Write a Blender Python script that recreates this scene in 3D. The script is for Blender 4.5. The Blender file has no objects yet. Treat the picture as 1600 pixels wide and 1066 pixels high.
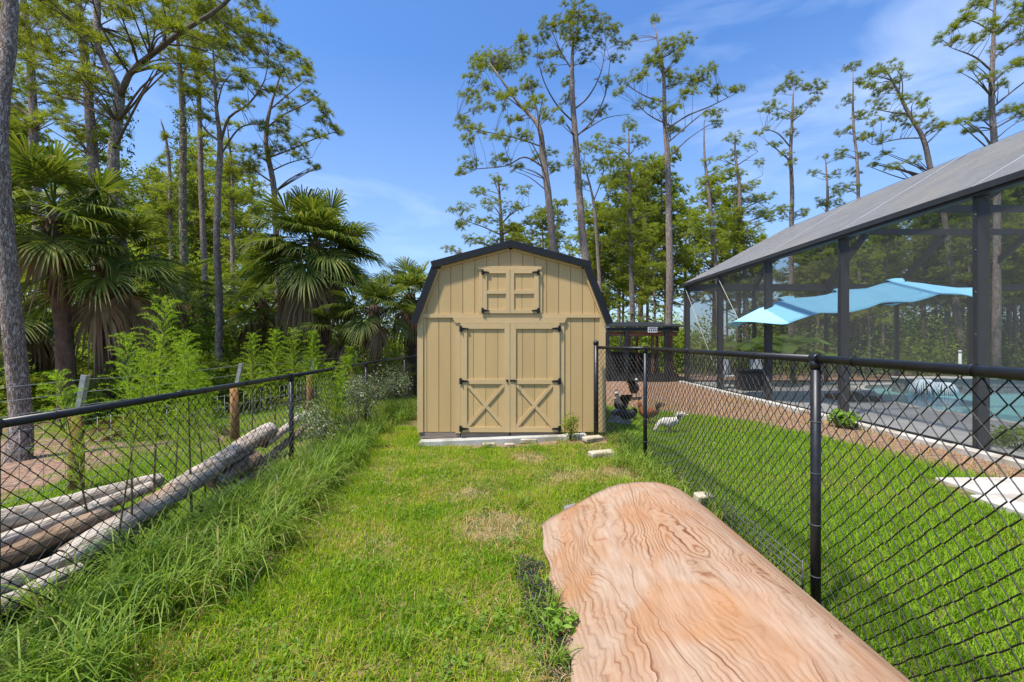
import bpy, math, random
import numpy as np
from mathutils import Vector, Matrix

# ------------------------------------------------------------------ camera, sky, sun, exposure
scene = bpy.context.scene
COL = scene.collection
R = math.radians
F = 711.0           # focal length of the photograph in its own pixels
H = 1.6             # eye height

cam_d = bpy.data.cameras.new('camera')
cam_d.sensor_width = 36.0
cam_d.lens = 16.0
cam_d.clip_start = 0.05
cam_d.clip_end = 2000
cam = bpy.data.objects.new('camera', cam_d)
cam.location = (0, 0, H)
cam.rotation_euler = (R(90), 0, 0)
COL.objects.link(cam)
scene.camera = cam

SUN_FROM = Vector((-0.32, -0.27, 0.91)).normalized()      # nearly overhead, from the woods' side, behind thin high cloud
world = bpy.data.worlds.new('World')
scene.world = world
world.use_nodes = True
wn, wl = world.node_tree.nodes, world.node_tree.links
wn.clear()
w_out = wn.new('ShaderNodeOutputWorld')
w_bg = wn.new('ShaderNodeBackground')
w_bg.inputs['Strength'].default_value = 0.102
sky = wn.new('ShaderNodeTexSky')
sky.sky_type = 'NISHITA'
sky.sun_disc = False
sky.sun_elevation = math.asin(SUN_FROM.z)
sky.sun_rotation = math.atan2(SUN_FROM.x, SUN_FROM.y)
sky.air_density = 1.25
sky.dust_density = 1.1
sky.ozone_density = 4.0
# thin cirrus drifting over the whole sky
w_tc = wn.new('ShaderNodeTexCoord')
w_map = wn.new('ShaderNodeMapping')
w_map.inputs['Scale'].default_value = (1.0, 1.3, 4.2)
w_map.inputs['Rotation'].default_value = (0.0, R(14), 0.3)
w_no = wn.new('ShaderNodeTexNoise')
w_no.inputs['Scale'].default_value = 2.1
w_no.inputs['Detail'].default_value = 6
w_no.inputs['Roughness'].default_value = 0.55
w_no.inputs['Distortion'].default_value = 0.5
w_ra = wn.new('ShaderNodeValToRGB')
w_ra.color_ramp.elements[0].position = 0.50
w_ra.color_ramp.elements[0].color = (0, 0, 0, 1)
w_ra.color_ramp.elements[1].position = 0.85
w_ra.color_ramp.elements[1].color = (0.4, 0.4, 0.4, 1)
w_mix = wn.new('ShaderNodeMixRGB')
w_mix.inputs['Color2'].default_value = (7.0, 8.0, 9.2, 1)
wl.new(w_tc.outputs['Generated'], w_map.inputs['Vector'])
wl.new(w_map.outputs['Vector'], w_no.inputs['Vector'])
wl.new(w_no.outputs['Fac'], w_ra.inputs['Fac'])
wl.new(w_ra.outputs['Color'], w_mix.inputs['Fac'])
w_tint = wn.new('ShaderNodeMixRGB')
w_tint.blend_type = 'MULTIPLY'
w_tint.inputs['Fac'].default_value = 1.0
w_tint.inputs['Color2'].default_value = (0.62, 0.90, 1.26, 1)
wl.new(sky.outputs['Color'], w_tint.inputs['Color1'])
wl.new(w_tint.outputs['Color'], w_mix.inputs['Color1'])
# the sky pales with haze towards the horizon, all the way round
w_sep = wn.new('ShaderNodeSeparateXYZ')
wl.new(w_tc.outputs['Generated'], w_sep.inputs[0])
w_hz = wn.new('ShaderNodeMapRange')
w_hz.inputs['From Min'].default_value = 0.0
w_hz.inputs['From Max'].default_value = 0.52
w_hz.inputs['To Min'].default_value = 0.38
w_hz.inputs['To Max'].default_value = 0.0
wl.new(w_sep.outputs['Z'], w_hz.inputs['Value'])
w_mix2 = wn.new('ShaderNodeMixRGB')
w_mix2.inputs['Color2'].default_value = (4.2, 4.9, 5.9, 1)
wl.new(w_hz.outputs['Result'], w_mix2.inputs['Fac'])
wl.new(w_mix.outputs['Color'], w_mix2.inputs['Color1'])
wl.new(w_mix2.outputs['Color'], w_bg.inputs['Color'])
wl.new(w_bg.outputs['Background'], w_out.inputs['Surface'])

sun_d = bpy.data.lights.new('sun', 'SUN')
sun_d.energy = 4.0
sun_d.angle = R(3.5)
sun_d.color = (1.0, 0.945, 0.855)
sun = bpy.data.objects.new('sun', sun_d)
sun.rotation_euler = (-SUN_FROM).to_track_quat('-Z', 'Y').to_euler()
sun.location = (-6, -8, 20)
COL.objects.link(sun)

vs = scene.view_settings
vs.view_transform = 'Standard'
vs.look = 'None'
vs.gamma = 1.0
vs.use_curve_mapping = False
vs.exposure = 0.85
scene.cycles.max_bounces = 7
scene.cycles.transparent_max_bounces = 12
scene.cycles.diffuse_bounces = 3
scene.cycles.use_denoising = True
scene.render.film_transparent = False

# ------------------------------------------------------------------ helpers
rnd = random.Random(7)
RG = np.random.default_rng(11)

def P(px, py, Y):
    """the point at distance Y that the photograph shows at (px, py)"""
    return Vector(((px - 800) / F * Y, Y, H - (py - 533) / F * Y))

def sstep(a, b, x):
    t = np.clip((np.asarray(x, float) - a) / (b - a), 0, 1)
    return t * t * (3 - 2 * t)

def gh(x, y):
    """height of the ground"""
    x = np.asarray(x, float); y = np.asarray(y, float)
    h = 0.018 * np.sin(1.7 * x + 0.6 * y) * np.sin(1.1 * y - 0.4 * x) + 0.012 * np.sin(3.3 * x - 1.3) * np.sin(2.7 * y)
    h = h + 0.10 * sstep(-0.4, 1.3, x) * sstep(6.2, 7.1, y) * (1 - sstep(1.6, 2.6, x)) * (1 - sstep(8, 9, y))
    h = h - 0.05 * (1 - sstep(-1.2, -0.2, x)) * sstep(6.0, 7.0, y) * sstep(-2.4, -1.6, x)
    h = h * (1 - sstep(6.0, 6.4, x))
    return h

def gz(x, y):
    return float(gh(x, y))

def setp(o, label=None, cat=None, group=None, kind=None):
    if label: o['label'] = label
    if cat: o['category'] = cat
    if group: o['group'] = group
    if kind: o['kind'] = kind
    return o

def empty(name, loc=(0, 0, 0), label=None, cat=None, group=None, rz=0.0):
    o = bpy.data.objects.new(name, None)
    COL.objects.link(o)
    o.location = loc
    o.rotation_euler = (0, 0, rz)
    o.empty_display_size = 0.1
    return setp(o, label, cat, group)

def link(name, me, mat=None, parent=None, loc=None):
    """a mesh object; its mesh is given in the parent's own coordinates"""
    o = bpy.data.objects.new(name, me)
    COL.objects.link(o)
    if mat is not None and len(me.materials) == 0:
        me.materials.append(mat)
    if parent is not None:
        o.parent = parent
    if loc is not None:
        o.location = loc
    return o

def copy_tree(o, parent=None):
    c = o.copy()
    COL.objects.link(c)
    c.parent = parent
    for ch in list(o.children):
        copy_tree(ch, c)
    return c

def tri_mesh(name, V, T, smooth=False):
    V = np.ascontiguousarray(V, dtype=np.float32).reshape(-1, 3)
    T = np.ascontiguousarray(T, dtype=np.int32).reshape(-1, 3)
    me = bpy.data.meshes.new(name)
    me.vertices.add(len(V)); me.vertices.foreach_set('co', V.ravel())
    me.loops.add(T.size); me.loops.foreach_set('vertex_index', T.ravel())
    me.polygons.add(len(T))
    me.polygons.foreach_set('loop_start', np.arange(0, T.size, 3, dtype=np.int32))
    me.polygons.foreach_set('loop_total', np.full(len(T), 3, dtype=np.int32))
    if smooth:
        me.polygons.foreach_set('use_smooth', np.ones(len(T), dtype=bool))
    me.update(calc_edges=True)
    return me

class MB:
    """collects shapes, then builds ONE mesh object out of them"""
    def __init__(self, origin=(0, 0, 0)):
        self.v, self.f, self.sm = [], [], []
        self.o = Vector(origin)
    def add(self, vs, fs, smooth=False):
        n = len(self.v)
        self.v += [tuple(Vector(p) - self.o) for p in vs]
        self.f += [tuple(i + n for i in q) for q in fs]
        self.sm += [smooth] * len(fs)
        return self
    def box(self, x0, x1, y0, y1, z0, z1):
        vs = [(x, y, z) for z in (z0, z1) for y in (y0, y1) for x in (x0, x1)]
        return self.add(vs, [(0, 2, 3, 1), (4, 5, 7, 6), (0, 1, 5, 4), (2, 6, 7, 3), (0, 4, 6, 2), (1, 3, 7, 5)])
    def obox(self, c, size, rot=None, bev=0.0):
        """box about c with an optional rotation and bevelled edges"""
        hx, hy, hz = (s / 2 for s in size)
        m = rot if rot is not None else Matrix.Identity(3)
        c = Vector(c)
        if bev <= 0:
            vs = [c + m @ Vector((x, y, z)) for z in (-hz, hz) for y in (-hy, hy) for x in (-hx, hx)]
            return self.add(vs, [(0, 2, 3, 1), (4, 5, 7, 6), (0, 1, 5, 4), (2, 6, 7, 3), (0, 4, 6, 2), (1, 3, 7, 5)])
        import bmesh
        bm = bmesh.new()
        bmesh.ops.create_cube(bm, size=1.0)
        for v in bm.verts:
            v.co = Vector((v.co.x * 2 * hx, v.co.y * 2 * hy, v.co.z * 2 * hz))
        bmesh.ops.bevel(bm, geom=bm.edges[:], offset=bev, segments=1, affect='EDGES')
        bm.verts.index_update()
        self.add([c + m @ v.co for v in bm.verts], [[v.index for v in f.verts] for f in bm.faces])
        bm.free()
        return self
    def slab(self, poly, y0, y1):
        """a polygon in the XZ plane, extruded from y0 to y1"""
        n = len(poly)
        vs = [(x, y0, z) for x, z in poly] + [(x, y1, z) for x, z in poly]
        fs = [tuple(range(n)), tuple(range(2 * n - 1, n - 1, -1))]
        for i in range(n):
            j = (i + 1) % n
            fs.append((i, i + n, j + n, j))
        return self.add(vs, fs)
    def plate(self, poly, z0, z1):
        """a polygon in the XY plane, extruded from z0 to z1"""
        n = len(poly)
        vs = [(x, y, z0) for x, y in poly] + [(x, y, z1) for x, y in poly]
        fs = [tuple(range(n - 1, -1, -1)), tuple(range(n, 2 * n))]
        for i in range(n):
            j = (i + 1) % n
            fs.append((i, j, j + n, i + n))
        return self.add(vs, fs)
    def tube(self, pts, rad, sides=8, cap=True, wob=0.0, seed=0, smooth=True, flat=1.0):
        pts = [Vector(p) for p in pts]
        if not hasattr(rad, '__len__'):
            rad = [rad] * len(pts)
        rr = random.Random(seed)
        vs, fs = [], []
        t = (pts[1] - pts[0]).normalized()
        u = t.orthogonal().normalized()
        for i, p in enumerate(pts):
            a = pts[max(i - 1, 0)]; b = pts[min(i + 1, len(pts) - 1)]
            t = (b - a).normalized()
            u = (u - t * u.dot(t))
            u = u.normalized() if u.length > 1e-6 else t.orthogonal().normalized()
            w = t.cross(u)
            for k in range(sides):
                an = 2 * math.pi * k / sides
                q = rad[i] * (1 + wob * (rr.random() - 0.5) * 2)
                vs.append(p + (u * math.cos(an) + w * math.sin(an) * flat) * q)
        for i in range(len(pts) - 1):
            for k in range(sides):
                k2 = (k + 1) % sides
                fs.append((i * sides + k, i * sides + k2, (i + 1) * sides + k2, (i + 1) * sides + k))
        n0 = len(fs)
        self.add(vs, fs, smooth)
        if cap:
            base = len(self.v) - len(vs)
            self.f.append(tuple(base + k for k in range(sides - 1, -1, -1)))
            self.f.append(tuple(base + (len(pts) - 1) * sides + k for k in range(sides)))
            self.sm += [False, False]
        return self
    def mesh(self, name):
        me = bpy.data.meshes.new(name)
        me.from_pydata([tuple(p) for p in self.v], [], self.f)
        me.polygons.foreach_set('use_smooth', self.sm)
        me.update()
        return me
    def build(self, name, mat, parent=None, loc=None):
        return link(name, self.mesh(name), mat, parent, loc)

# ------------------------------------------------------------------ materials
def nodes_of(name):
    m = bpy.data.materials.new(name)
    m.use_nodes = True
    nt = m.node_tree
    nt.nodes.clear()
    out = nt.nodes.new('ShaderNodeOutputMaterial')
    return m, nt.nodes, nt.links, out

def surf(name, c1, c2=None, scale=6.0, detail=5, rough=0.7, rough2=None, bump=0.0, bscale=60.0, metallic=0.0,
         stretch=(1, 1, 1), spec=0.3, lo=0.35, hi=0.65, rand=0.0, c3=None, s3=1.3):
    """a plain surface: two tones mixed by noise, a third for stains, fine relief, and a little difference from piece to piece"""
    m, N, L, out = nodes_of(name)
    b = N.new('ShaderNodeBsdfPrincipled')
    b.inputs['Metallic'].default_value = metallic
    b.inputs['Roughness'].default_value = rough
    b.inputs['Specular IOR Level'].default_value = spec
    tc = N.new('ShaderNodeTexCoord')
    mp = N.new('ShaderNodeMapping')
    mp.inputs['Scale'].default_value = stretch
    L.new(tc.outputs['Object'], mp.inputs['Vector'])
    no = N.new('ShaderNodeTexNoise')
    no.inputs['Scale'].default_value = scale
    no.inputs['Detail'].default_value = detail
    no.inputs['Roughness'].default_value = 0.6
    L.new(mp.outputs['Vector'], no.inputs['Vector'])
    ra = N.new('ShaderNodeValToRGB')
    ra.color_ramp.elements[0].position = lo
    ra.color_ramp.elements[1].position = hi
    ra.color_ramp.elements[0].color = (*c1, 1)
    ra.color_ramp.elements[1].color = (*(c2 or c1), 1)
    L.new(no.outputs['Fac'], ra.inputs['Fac'])
    col = ra.outputs['Color']
    if c3 is not None:
        n3 = N.new('ShaderNodeTexNoise')
        n3.inputs['Scale'].default_value = s3
        n3.inputs['Detail'].default_value = 6
        L.new(mp.outputs['Vector'], n3.inputs['Vector'])
        r3 = N.new('ShaderNodeValToRGB')
        r3.color_ramp.elements[0].position = 0.5
        r3.color_ramp.elements[1].position = 0.68
        L.new(n3.outputs['Fac'], r3.inputs['Fac'])
        mx = N.new('ShaderNodeMixRGB')
        mx.inputs['Color2'].default_value = (*c3, 1)
        L.new(r3.outputs['Color'], mx.inputs['Fac'])
        L.new(col, mx.inputs['Color1'])
        col = mx.outputs['Color']
    if rand > 0:
        oi = N.new('ShaderNodeObjectInfo')
        mr = N.new('ShaderNodeMapRange')
        mr.inputs['To Min'].default_value = 1 - rand
        mr.inputs['To Max'].default_value = 1 + rand
        L.new(oi.outputs['Random'], mr.inputs['Value'])
        hs = N.new('ShaderNodeHueSaturation')
        L.new(mr.outputs['Result'], hs.inputs['Value'])
        L.new(col, hs.inputs['Color'])
        col = hs.outputs['Color']
    L.new(col, b.inputs['Base Color'])
    if rough2 is not None:
        rr = N.new('ShaderNodeMapRange')
        rr.inputs['To Min'].default_value = rough
        rr.inputs['To Max'].default_value = rough2
        L.new(no.outputs['Fac'], rr.inputs['Value'])
        L.new(rr.outputs['Result'], b.inputs['Roughness'])
    if bump > 0:
        nb = N.new('ShaderNodeTexNoise')
        nb.inputs['Scale'].default_value = bscale
        nb.inputs['Detail'].default_value = 4
        L.new(mp.outputs['Vector'], nb.inputs['Vector'])
        bp = N.new('ShaderNodeBump')
        bp.inputs['Strength'].default_value = bump
        bp.inputs['Distance'].default_value = 0.02
        L.new(nb.outputs['Fac'], bp.inputs['Height'])
        L.new(bp.outputs['Normal'], b.inputs['Normal'])
    L.new(b.outputs['BSDF'], out.inputs['Surface'])
    return m

def leaf(name, c1, c2, c3=None, trans=0.35, rough=0.5, spec=0.25, patch=0.0, ps=0.8, tree=0.12, p3=0.88):
    """leaves and blades: each blade its own tone, some light passing through; c3: a dry minority"""
    m, N, L, out = nodes_of(name)
    g = N.new('ShaderNodeNewGeometry')
    ra = N.new('ShaderNodeValToRGB')
    e = ra.color_ramp.elements
    e[0].position = 0.0; e[0].color = (*c1, 1)
    e[1].position = 0.8; e[1].color = (*c2, 1)
    if c3 is not None:
        x = e.new(p3); x.color = (*c2, 1)
        y = e.new(min(p3 + 0.04, 1.0)); y.color = (*c3, 1)
    if patch > 0:
        tc = N.new('ShaderNodeTexCoord')
        no = N.new('ShaderNodeTexNoise')
        no.inputs['Scale'].default_value = ps
        no.inputs['Detail'].default_value = 4
        L.new(tc.outputs['Object'], no.inputs['Vector'])
        mr = N.new('ShaderNodeMapRange')
        mr.inputs['From Min'].default_value = 0.35
        mr.inputs['From Max'].default_value = 0.7
        mr.inputs['To Min'].default_value = -patch
        mr.inputs['To Max'].default_value = patch
        L.new(no.outputs['Fac'], mr.inputs['Value'])
        ad = N.new('ShaderNodeMath'); ad.operation = 'ADD'; ad.use_clamp = True
        L.new(g.outputs['Random Per Island'], ad.inputs[0])
        L.new(mr.outputs['Result'], ad.inputs[1])
        L.new(ad.outputs['Value'], ra.inputs['Fac'])
    else:
        L.new(g.outputs['Random Per Island'], ra.inputs['Fac'])
    oi = N.new('ShaderNodeObjectInfo')
    mo = N.new('ShaderNodeMapRange')
    mo.inputs['To Min'].default_value = 1 - tree
    mo.inputs['To Max'].default_value = 1 + tree
    L.new(oi.outputs['Random'], mo.inputs['Value'])
    hs = N.new('ShaderNodeHueSaturation')
    L.new(mo.outputs['Result'], hs.inputs['Value'])
    L.new(ra.outputs['Color'], hs.inputs['Color'])
    b = N.new('ShaderNodeBsdfPrincipled')
    b.inputs['Roughness'].default_value = rough
    b.inputs['Specular IOR Level'].default_value = spec
    L.new(hs.outputs['Color'], b.inputs['Base Color'])
    t = N.new('ShaderNodeBsdfTranslucent')
    tm = N.new('ShaderNodeMixRGB'); tm.blend_type = 'MULTIPLY'; tm.inputs['Fac'].default_value = 1
    tm.inputs['Color2'].default_value = (1.25, 1.3, 0.5, 1)
    L.new(hs.outputs['Color'], tm.inputs['Color1'])
    L.new(tm.outputs['Color'], t.inputs['Color'])
    mx = N.new('ShaderNodeMixShader')
    mx.inputs['Fac'].default_value = trans
    L.new(b.outputs['BSDF'], mx.inputs[1])
    L.new(t.outputs['BSDF'], mx.inputs[2])
    L.new(mx.outputs['Shader'], out.inputs['Surface'])
    return m

M = {}
M['cable'] = surf('tan_cable', (0.36, 0.34, 0.29), (0.28, 0.26, 0.22), scale=8, rough=0.6)
M['paint'] = surf('tan_paint', (0.515, 0.35, 0.155), (0.485, 0.325, 0.138), scale=2.2, rough=0.62, bump=0.12, bscale=90, stretch=(1, 1, 0.35), rand=0.055, c3=(0.465, 0.31, 0.138), s3=1.7)
M['trim'] = surf('tan_trim_paint', (0.54, 0.38, 0.185), (0.51, 0.355, 0.168), scale=3, rough=0.55, bump=0.08, bscale=70, rand=0.03)
M['black_metal'] = surf('black_roof_metal', (0.006, 0.0065, 0.008), (0.010, 0.0105, 0.013), scale=4, rough=0.55, bump=0.05, bscale=30)
M['hinge'] = surf('black_hinge_iron', (0.008, 0.008, 0.008), (0.014, 0.013, 0.012), scale=30, rough=0.5)
M['vinyl'] = surf('black_coated_steel', (0.008, 0.008, 0.009), (0.014, 0.014, 0.015), scale=14, rough=0.32, rough2=0.5, spec=0.4)
M['wire'] = surf('black_coated_wire', (0.010, 0.010, 0.010), (0.018, 0.017, 0.016), scale=40, rough=0.4, spec=0.35)
M['galv'] = surf('galvanised_wire', (0.42, 0.43, 0.44), (0.30, 0.31, 0.32), scale=20, rough=0.5, metallic=0.5)
M['grey_wire'] = surf('dull_tie_wire', (0.12, 0.12, 0.125), (0.07, 0.07, 0.072), scale=20, rough=0.5)
M['post_wood'] = surf('treated_post_wood', (0.30, 0.155, 0.045), (0.20, 0.10, 0.035), scale=5, rough=0.8, bump=0.4, bscale=40, stretch=(4, 4, 0.6))
M['grey_wood'] = surf('weathered_board', (0.26, 0.21, 0.17), (0.15, 0.115, 0.095), scale=4, rough=0.85, bump=0.3, bscale=40, stretch=(0.5, 4, 6), rand=0.15)
M['concrete'] = surf('concrete', (0.42, 0.41, 0.37), (0.33, 0.32, 0.28), scale=7, rough=0.85, bump=0.3, bscale=60, c3=(0.24, 0.22, 0.17), s3=2.5, rand=0.08)
M['block'] = surf('pale_block', (0.46, 0.40, 0.30), (0.34, 0.28, 0.19), scale=9, rough=0.9, bump=0.3, bscale=60, c3=(0.22, 0.16, 0.09), s3=4)
M['frame'] = surf('bronze_frame', (0.026, 0.025, 0.024), (0.034, 0.033, 0.032), scale=5, rough=0.45, spec=0.4)
M['kerb'] = surf('white_kerb', (0.56, 0.53, 0.47), (0.40, 0.37, 0.31), scale=5, rough=0.85, bump=0.2, c3=(0.27, 0.21, 0.14), s3=1.6)
M['deck'] = surf('pool_deck_pavers', (0.40, 0.385, 0.35), (0.32, 0.31, 0.285), scale=3.0, rough=0.75, bump=0.15, bscale=25, c3=(0.28, 0.27, 0.25), s3=0.6)
M['stone'] = surf('grey_spa_stone', (0.26, 0.25, 0.235), (0.16, 0.155, 0.15), scale=9, rough=0.8, bump=0.4, bscale=20)
M['pool_floor'] = surf('pool_plaster', (0.22, 0.56, 0.55), (0.16, 0.48, 0.5), scale=2, rough=0.6)
M['canvas'] = surf('sky_blue_canvas', (0.27, 0.62, 0.80), (0.24, 0.58, 0.76), scale=3, rough=0.85, bump=0.06, bscale=120)
def bark_mat(name, plate, plate2, crack, scale):
    m, N, L, out = nodes_of(name)
    tc = N.new('ShaderNodeTexCoord')
    mp = N.new('ShaderNodeMapping'); mp.inputs['Scale'].default_value = (1, 1, 0.28)
    L.new(tc.outputs['Object'], mp.inputs['Vector'])
    nz = N.new('ShaderNodeTexNoise'); nz.inputs['Scale'].default_value = scale * 0.8; nz.inputs['Detail'].default_value = 4
    L.new(mp.outputs['Vector'], nz.inputs['Vector'])
    ad = N.new('ShaderNodeMixRGB'); ad.blend_type = 'ADD'; ad.inputs['Fac'].default_value = 0.22
    L.new(mp.outputs['Vector'], ad.inputs['Color1']); L.new(nz.outputs['Color'], ad.inputs['Color2'])
    vo = N.new('ShaderNodeTexVoronoi'); vo.feature = 'DISTANCE_TO_EDGE'; vo.inputs['Scale'].default_value = scale
    L.new(ad.outputs['Color'], vo.inputs['Vector'])
    vc = N.new('ShaderNodeTexVoronoi'); vc.inputs['Scale'].default_value = scale
    L.new(ad.outputs['Color'], vc.inputs['Vector'])
    sp = N.new('ShaderNodeSeparateXYZ'); L.new(vc.outputs['Color'], sp.inputs[0])
    pl = N.new('ShaderNodeMixRGB'); pl.inputs['Color1'].default_value = (*plate, 1); pl.inputs['Color2'].default_value = (*plate2, 1)
    L.new(sp.outputs['X'], pl.inputs['Fac'])
    fine = N.new('ShaderNodeTexNoise'); fine.inputs['Scale'].default_value = 45; fine.inputs['Detail'].default_value = 5
    L.new(mp.outputs['Vector'], fine.inputs['Vector'])
    fr = N.new('ShaderNodeValToRGB'); fr.color_ramp.elements[0].position = .3; fr.color_ramp.elements[0].color = (.52, .48, .45, 1); fr.color_ramp.elements[1].position = .65
    L.new(fine.outputs['Fac'], fr.inputs['Fac'])
    pm_ = N.new('ShaderNodeMixRGB'); pm_.blend_type = 'MULTIPLY'; pm_.inputs['Fac'].default_value = 1
    L.new(pl.outputs['Color'], pm_.inputs['Color1']); L.new(fr.outputs['Color'], pm_.inputs['Color2'])
    cr = N.new('ShaderNodeValToRGB'); cr.color_ramp.elements[0].position = .01; cr.color_ramp.elements[1].position = .10
    L.new(vo.outputs['Distance'], cr.inputs['Fac'])
    mx = N.new('ShaderNodeMixRGB'); mx.inputs['Color1'].default_value = (*crack, 1)
    L.new(cr.outputs['Color'], mx.inputs['Fac']); L.new(pm_.outputs['Color'], mx.inputs['Color2'])
    b = N.new('ShaderNodeBsdfPrincipled'); b.inputs['Roughness'].default_value = .95; b.inputs['Specular IOR Level'].default_value = .1
    L.new(mx.outputs['Color'], b.inputs['Base Color'])
    bp = N.new('ShaderNodeBump'); bp.inputs['Strength'].default_value = 1; bp.inputs['Distance'].default_value = .03
    hg = N.new('ShaderNodeMixRGB'); hg.inputs['Fac'].default_value = .55
    L.new(cr.outputs['Color'], hg.inputs['Color1']); L.new(fine.outputs['Fac'], hg.inputs['Color2'])
    L.new(hg.outputs['Color'], bp.inputs['Height']); L.new(bp.outputs['Normal'], b.inputs['Normal'])
    L.new(b.outputs['BSDF'], out.inputs['Surface'])
    return m
M['bark'] = bark_mat('pine_bark', (0.47, 0.40, 0.35), (0.33, 0.25, 0.205), (0.20, 0.15, 0.12), 22)
M['bark_red'] = surf('palm_trunk_bark', (0.15, 0.085, 0.055), (0.07, 0.045, 0.032), scale=9, rough=0.95, bump=0.9, bscale=22, stretch=(1, 1, 0.6))
M['limb'] = surf('pine_limb_bark', (0.17, 0.135, 0.11), (0.09, 0.068, 0.054), scale=8, rough=0.95, bump=0.4, bscale=25, rand=0.12)
M['log'] = surf('debarked_log', (0.17, 0.115, 0.075), (0.50, 0.43, 0.355), scale=6, detail=10, rough=0.9, bump=1.0, bscale=22, stretch=(3.2, 0.5, 3.2), lo=0.33, hi=0.52, rand=0.1, c3=(0.30, 0.165, 0.085), s3=1.5)
M['log_brown'] = surf('brown_log', (0.11, 0.07, 0.045), (0.33, 0.215, 0.13), scale=6, detail=10, rough=0.9, bump=1.0, bscale=22, stretch=(3, 0.5, 3), rand=0.12, c3=(0.36, 0.28, 0.22), s3=2)
M['log_end'] = surf('cut_log_face', (0.17, 0.11, 0.075), (0.085, 0.055, 0.04), scale=14, rough=0.95, bump=0.3)
M['rock'] = surf('grey_rock', (0.25, 0.24, 0.225), (0.14, 0.135, 0.125), scale=8, rough=0.9, bump=0.6, bscale=18)
M['dark_net'] = surf('dark_run_netting', (0.020, 0.019, 0.018), (0.032, 0.03, 0.028), scale=12, rough=0.8)
M['red_wood'] = surf('red_brown_timber', (0.29, 0.125, 0.068), (0.20, 0.085, 0.05), scale=4, rough=0.75, bump=0.25, bscale=40, stretch=(0.6, 4, 4), rand=0.1)
M['stem'] = surf('weed_stem', (0.14, 0.12, 0.045), (0.09, 0.075, 0.03), scale=10, rough=0.8)
M['green_stem'] = surf('green_stem', (0.10, 0.14, 0.035), (0.07, 0.10, 0.03), scale=10, rough=0.7)
M['white_plate'] = surf('white_plate', (0.55, 0.55, 0.55), (0.48, 0.48, 0.49), scale=8, rough=0.5)
M['plastic_dark'] = surf('black_plastic', (0.015, 0.015, 0.016), (0.024, 0.024, 0.025), scale=9, rough=0.5)
M['white_plastic'] = surf('white_plastic', (0.68, 0.67, 0.64), (0.6, 0.59, 0.56), scale=9, rough=0.5)
M['slab'] = surf('pale_paving', (0.56, 0.52, 0.46), (0.42, 0.38, 0.33), scale=4, rough=0.85, bump=0.25, bscale=40, c3=(0.33, 0.28, 0.22), s3=2)

M['grass'] = leaf('lawn_grass', (0.115, 0.245, 0.010), (0.37, 0.455, 0.022), (0.50, 0.36, 0.14), trans=0.45, patch=0.36, ps=1.7, tree=0.0, p3=0.91, spec=0.12)
M['grass_r'] = leaf('lawn_grass_beyond', (0.13, 0.25, 0.014), (0.29, 0.43, 0.03), (0.34, 0.25, 0.09), trans=0.45, patch=0.2, ps=0.9, tree=0.0, p3=0.95, spec=0.12)
M['tall_grass'] = leaf('tall_grass', (0.08, 0.165, 0.012), (0.24, 0.325, 0.04), (0.34, 0.28, 0.11), trans=0.38, patch=0.1, tree=0.0, p3=0.93)
M['straw'] = leaf('pine_straw', (0.28, 0.12, 0.04), (0.46, 0.26, 0.10), trans=0.1, tree=0.0)
M['thatch'] = leaf('dry_thatch', (0.30, 0.20, 0.085), (0.52, 0.42, 0.21), trans=0.2, tree=0.0, spec=0.1)
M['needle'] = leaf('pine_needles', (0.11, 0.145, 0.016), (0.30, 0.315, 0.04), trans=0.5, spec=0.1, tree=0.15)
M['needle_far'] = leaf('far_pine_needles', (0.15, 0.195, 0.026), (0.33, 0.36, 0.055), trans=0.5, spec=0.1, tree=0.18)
M['palm'] = leaf('palm_leaf', (0.065, 0.10, 0.016), (0.175, 0.215, 0.035), (0.26, 0.23, 0.06), trans=0.35, rough=0.5, spec=0.22, tree=0.15)
M['palm_dead'] = leaf('dead_palm_leaf', (0.20, 0.125, 0.07), (0.34, 0.24, 0.14), trans=0.15, rough=0.85, spec=0.1)
M['bush'] = leaf('shrub_leaf', (0.07, 0.135, 0.012), (0.21, 0.285, 0.03), (0.28, 0.30, 0.045), trans=0.5, spec=0.1, tree=0.2)
M['bush_bright'] = leaf('bright_shrub_leaf', (0.12, 0.185, 0.016), (0.30, 0.36, 0.045), trans=0.5, spec=0.1, tree=0.2)
M['fennel'] = leaf('feathery_weed', (0.17, 0.28, 0.018), (0.36, 0.46, 0.05), trans=0.5, spec=0.05, tree=0.12)
M['pale_leaf'] = leaf('pale_vine_leaf', (0.10, 0.15, 0.05), (0.33, 0.38, 0.21), (0.5, 0.52, 0.36), trans=0.3, tree=0.1)
M['weed'] = leaf('weed_leaf', (0.12, 0.23, 0.02), (0.23, 0.36, 0.045), trans=0.45)
M['banana'] = leaf('banana_leaf', (0.09, 0.17, 0.022), (0.19, 0.27, 0.04), trans=0.4, rough=0.4, spec=0.4)
M['vine'] = leaf('vine_leaf', (0.05, 0.095, 0.012), (0.13, 0.18, 0.022), trans=0.35)

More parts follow.
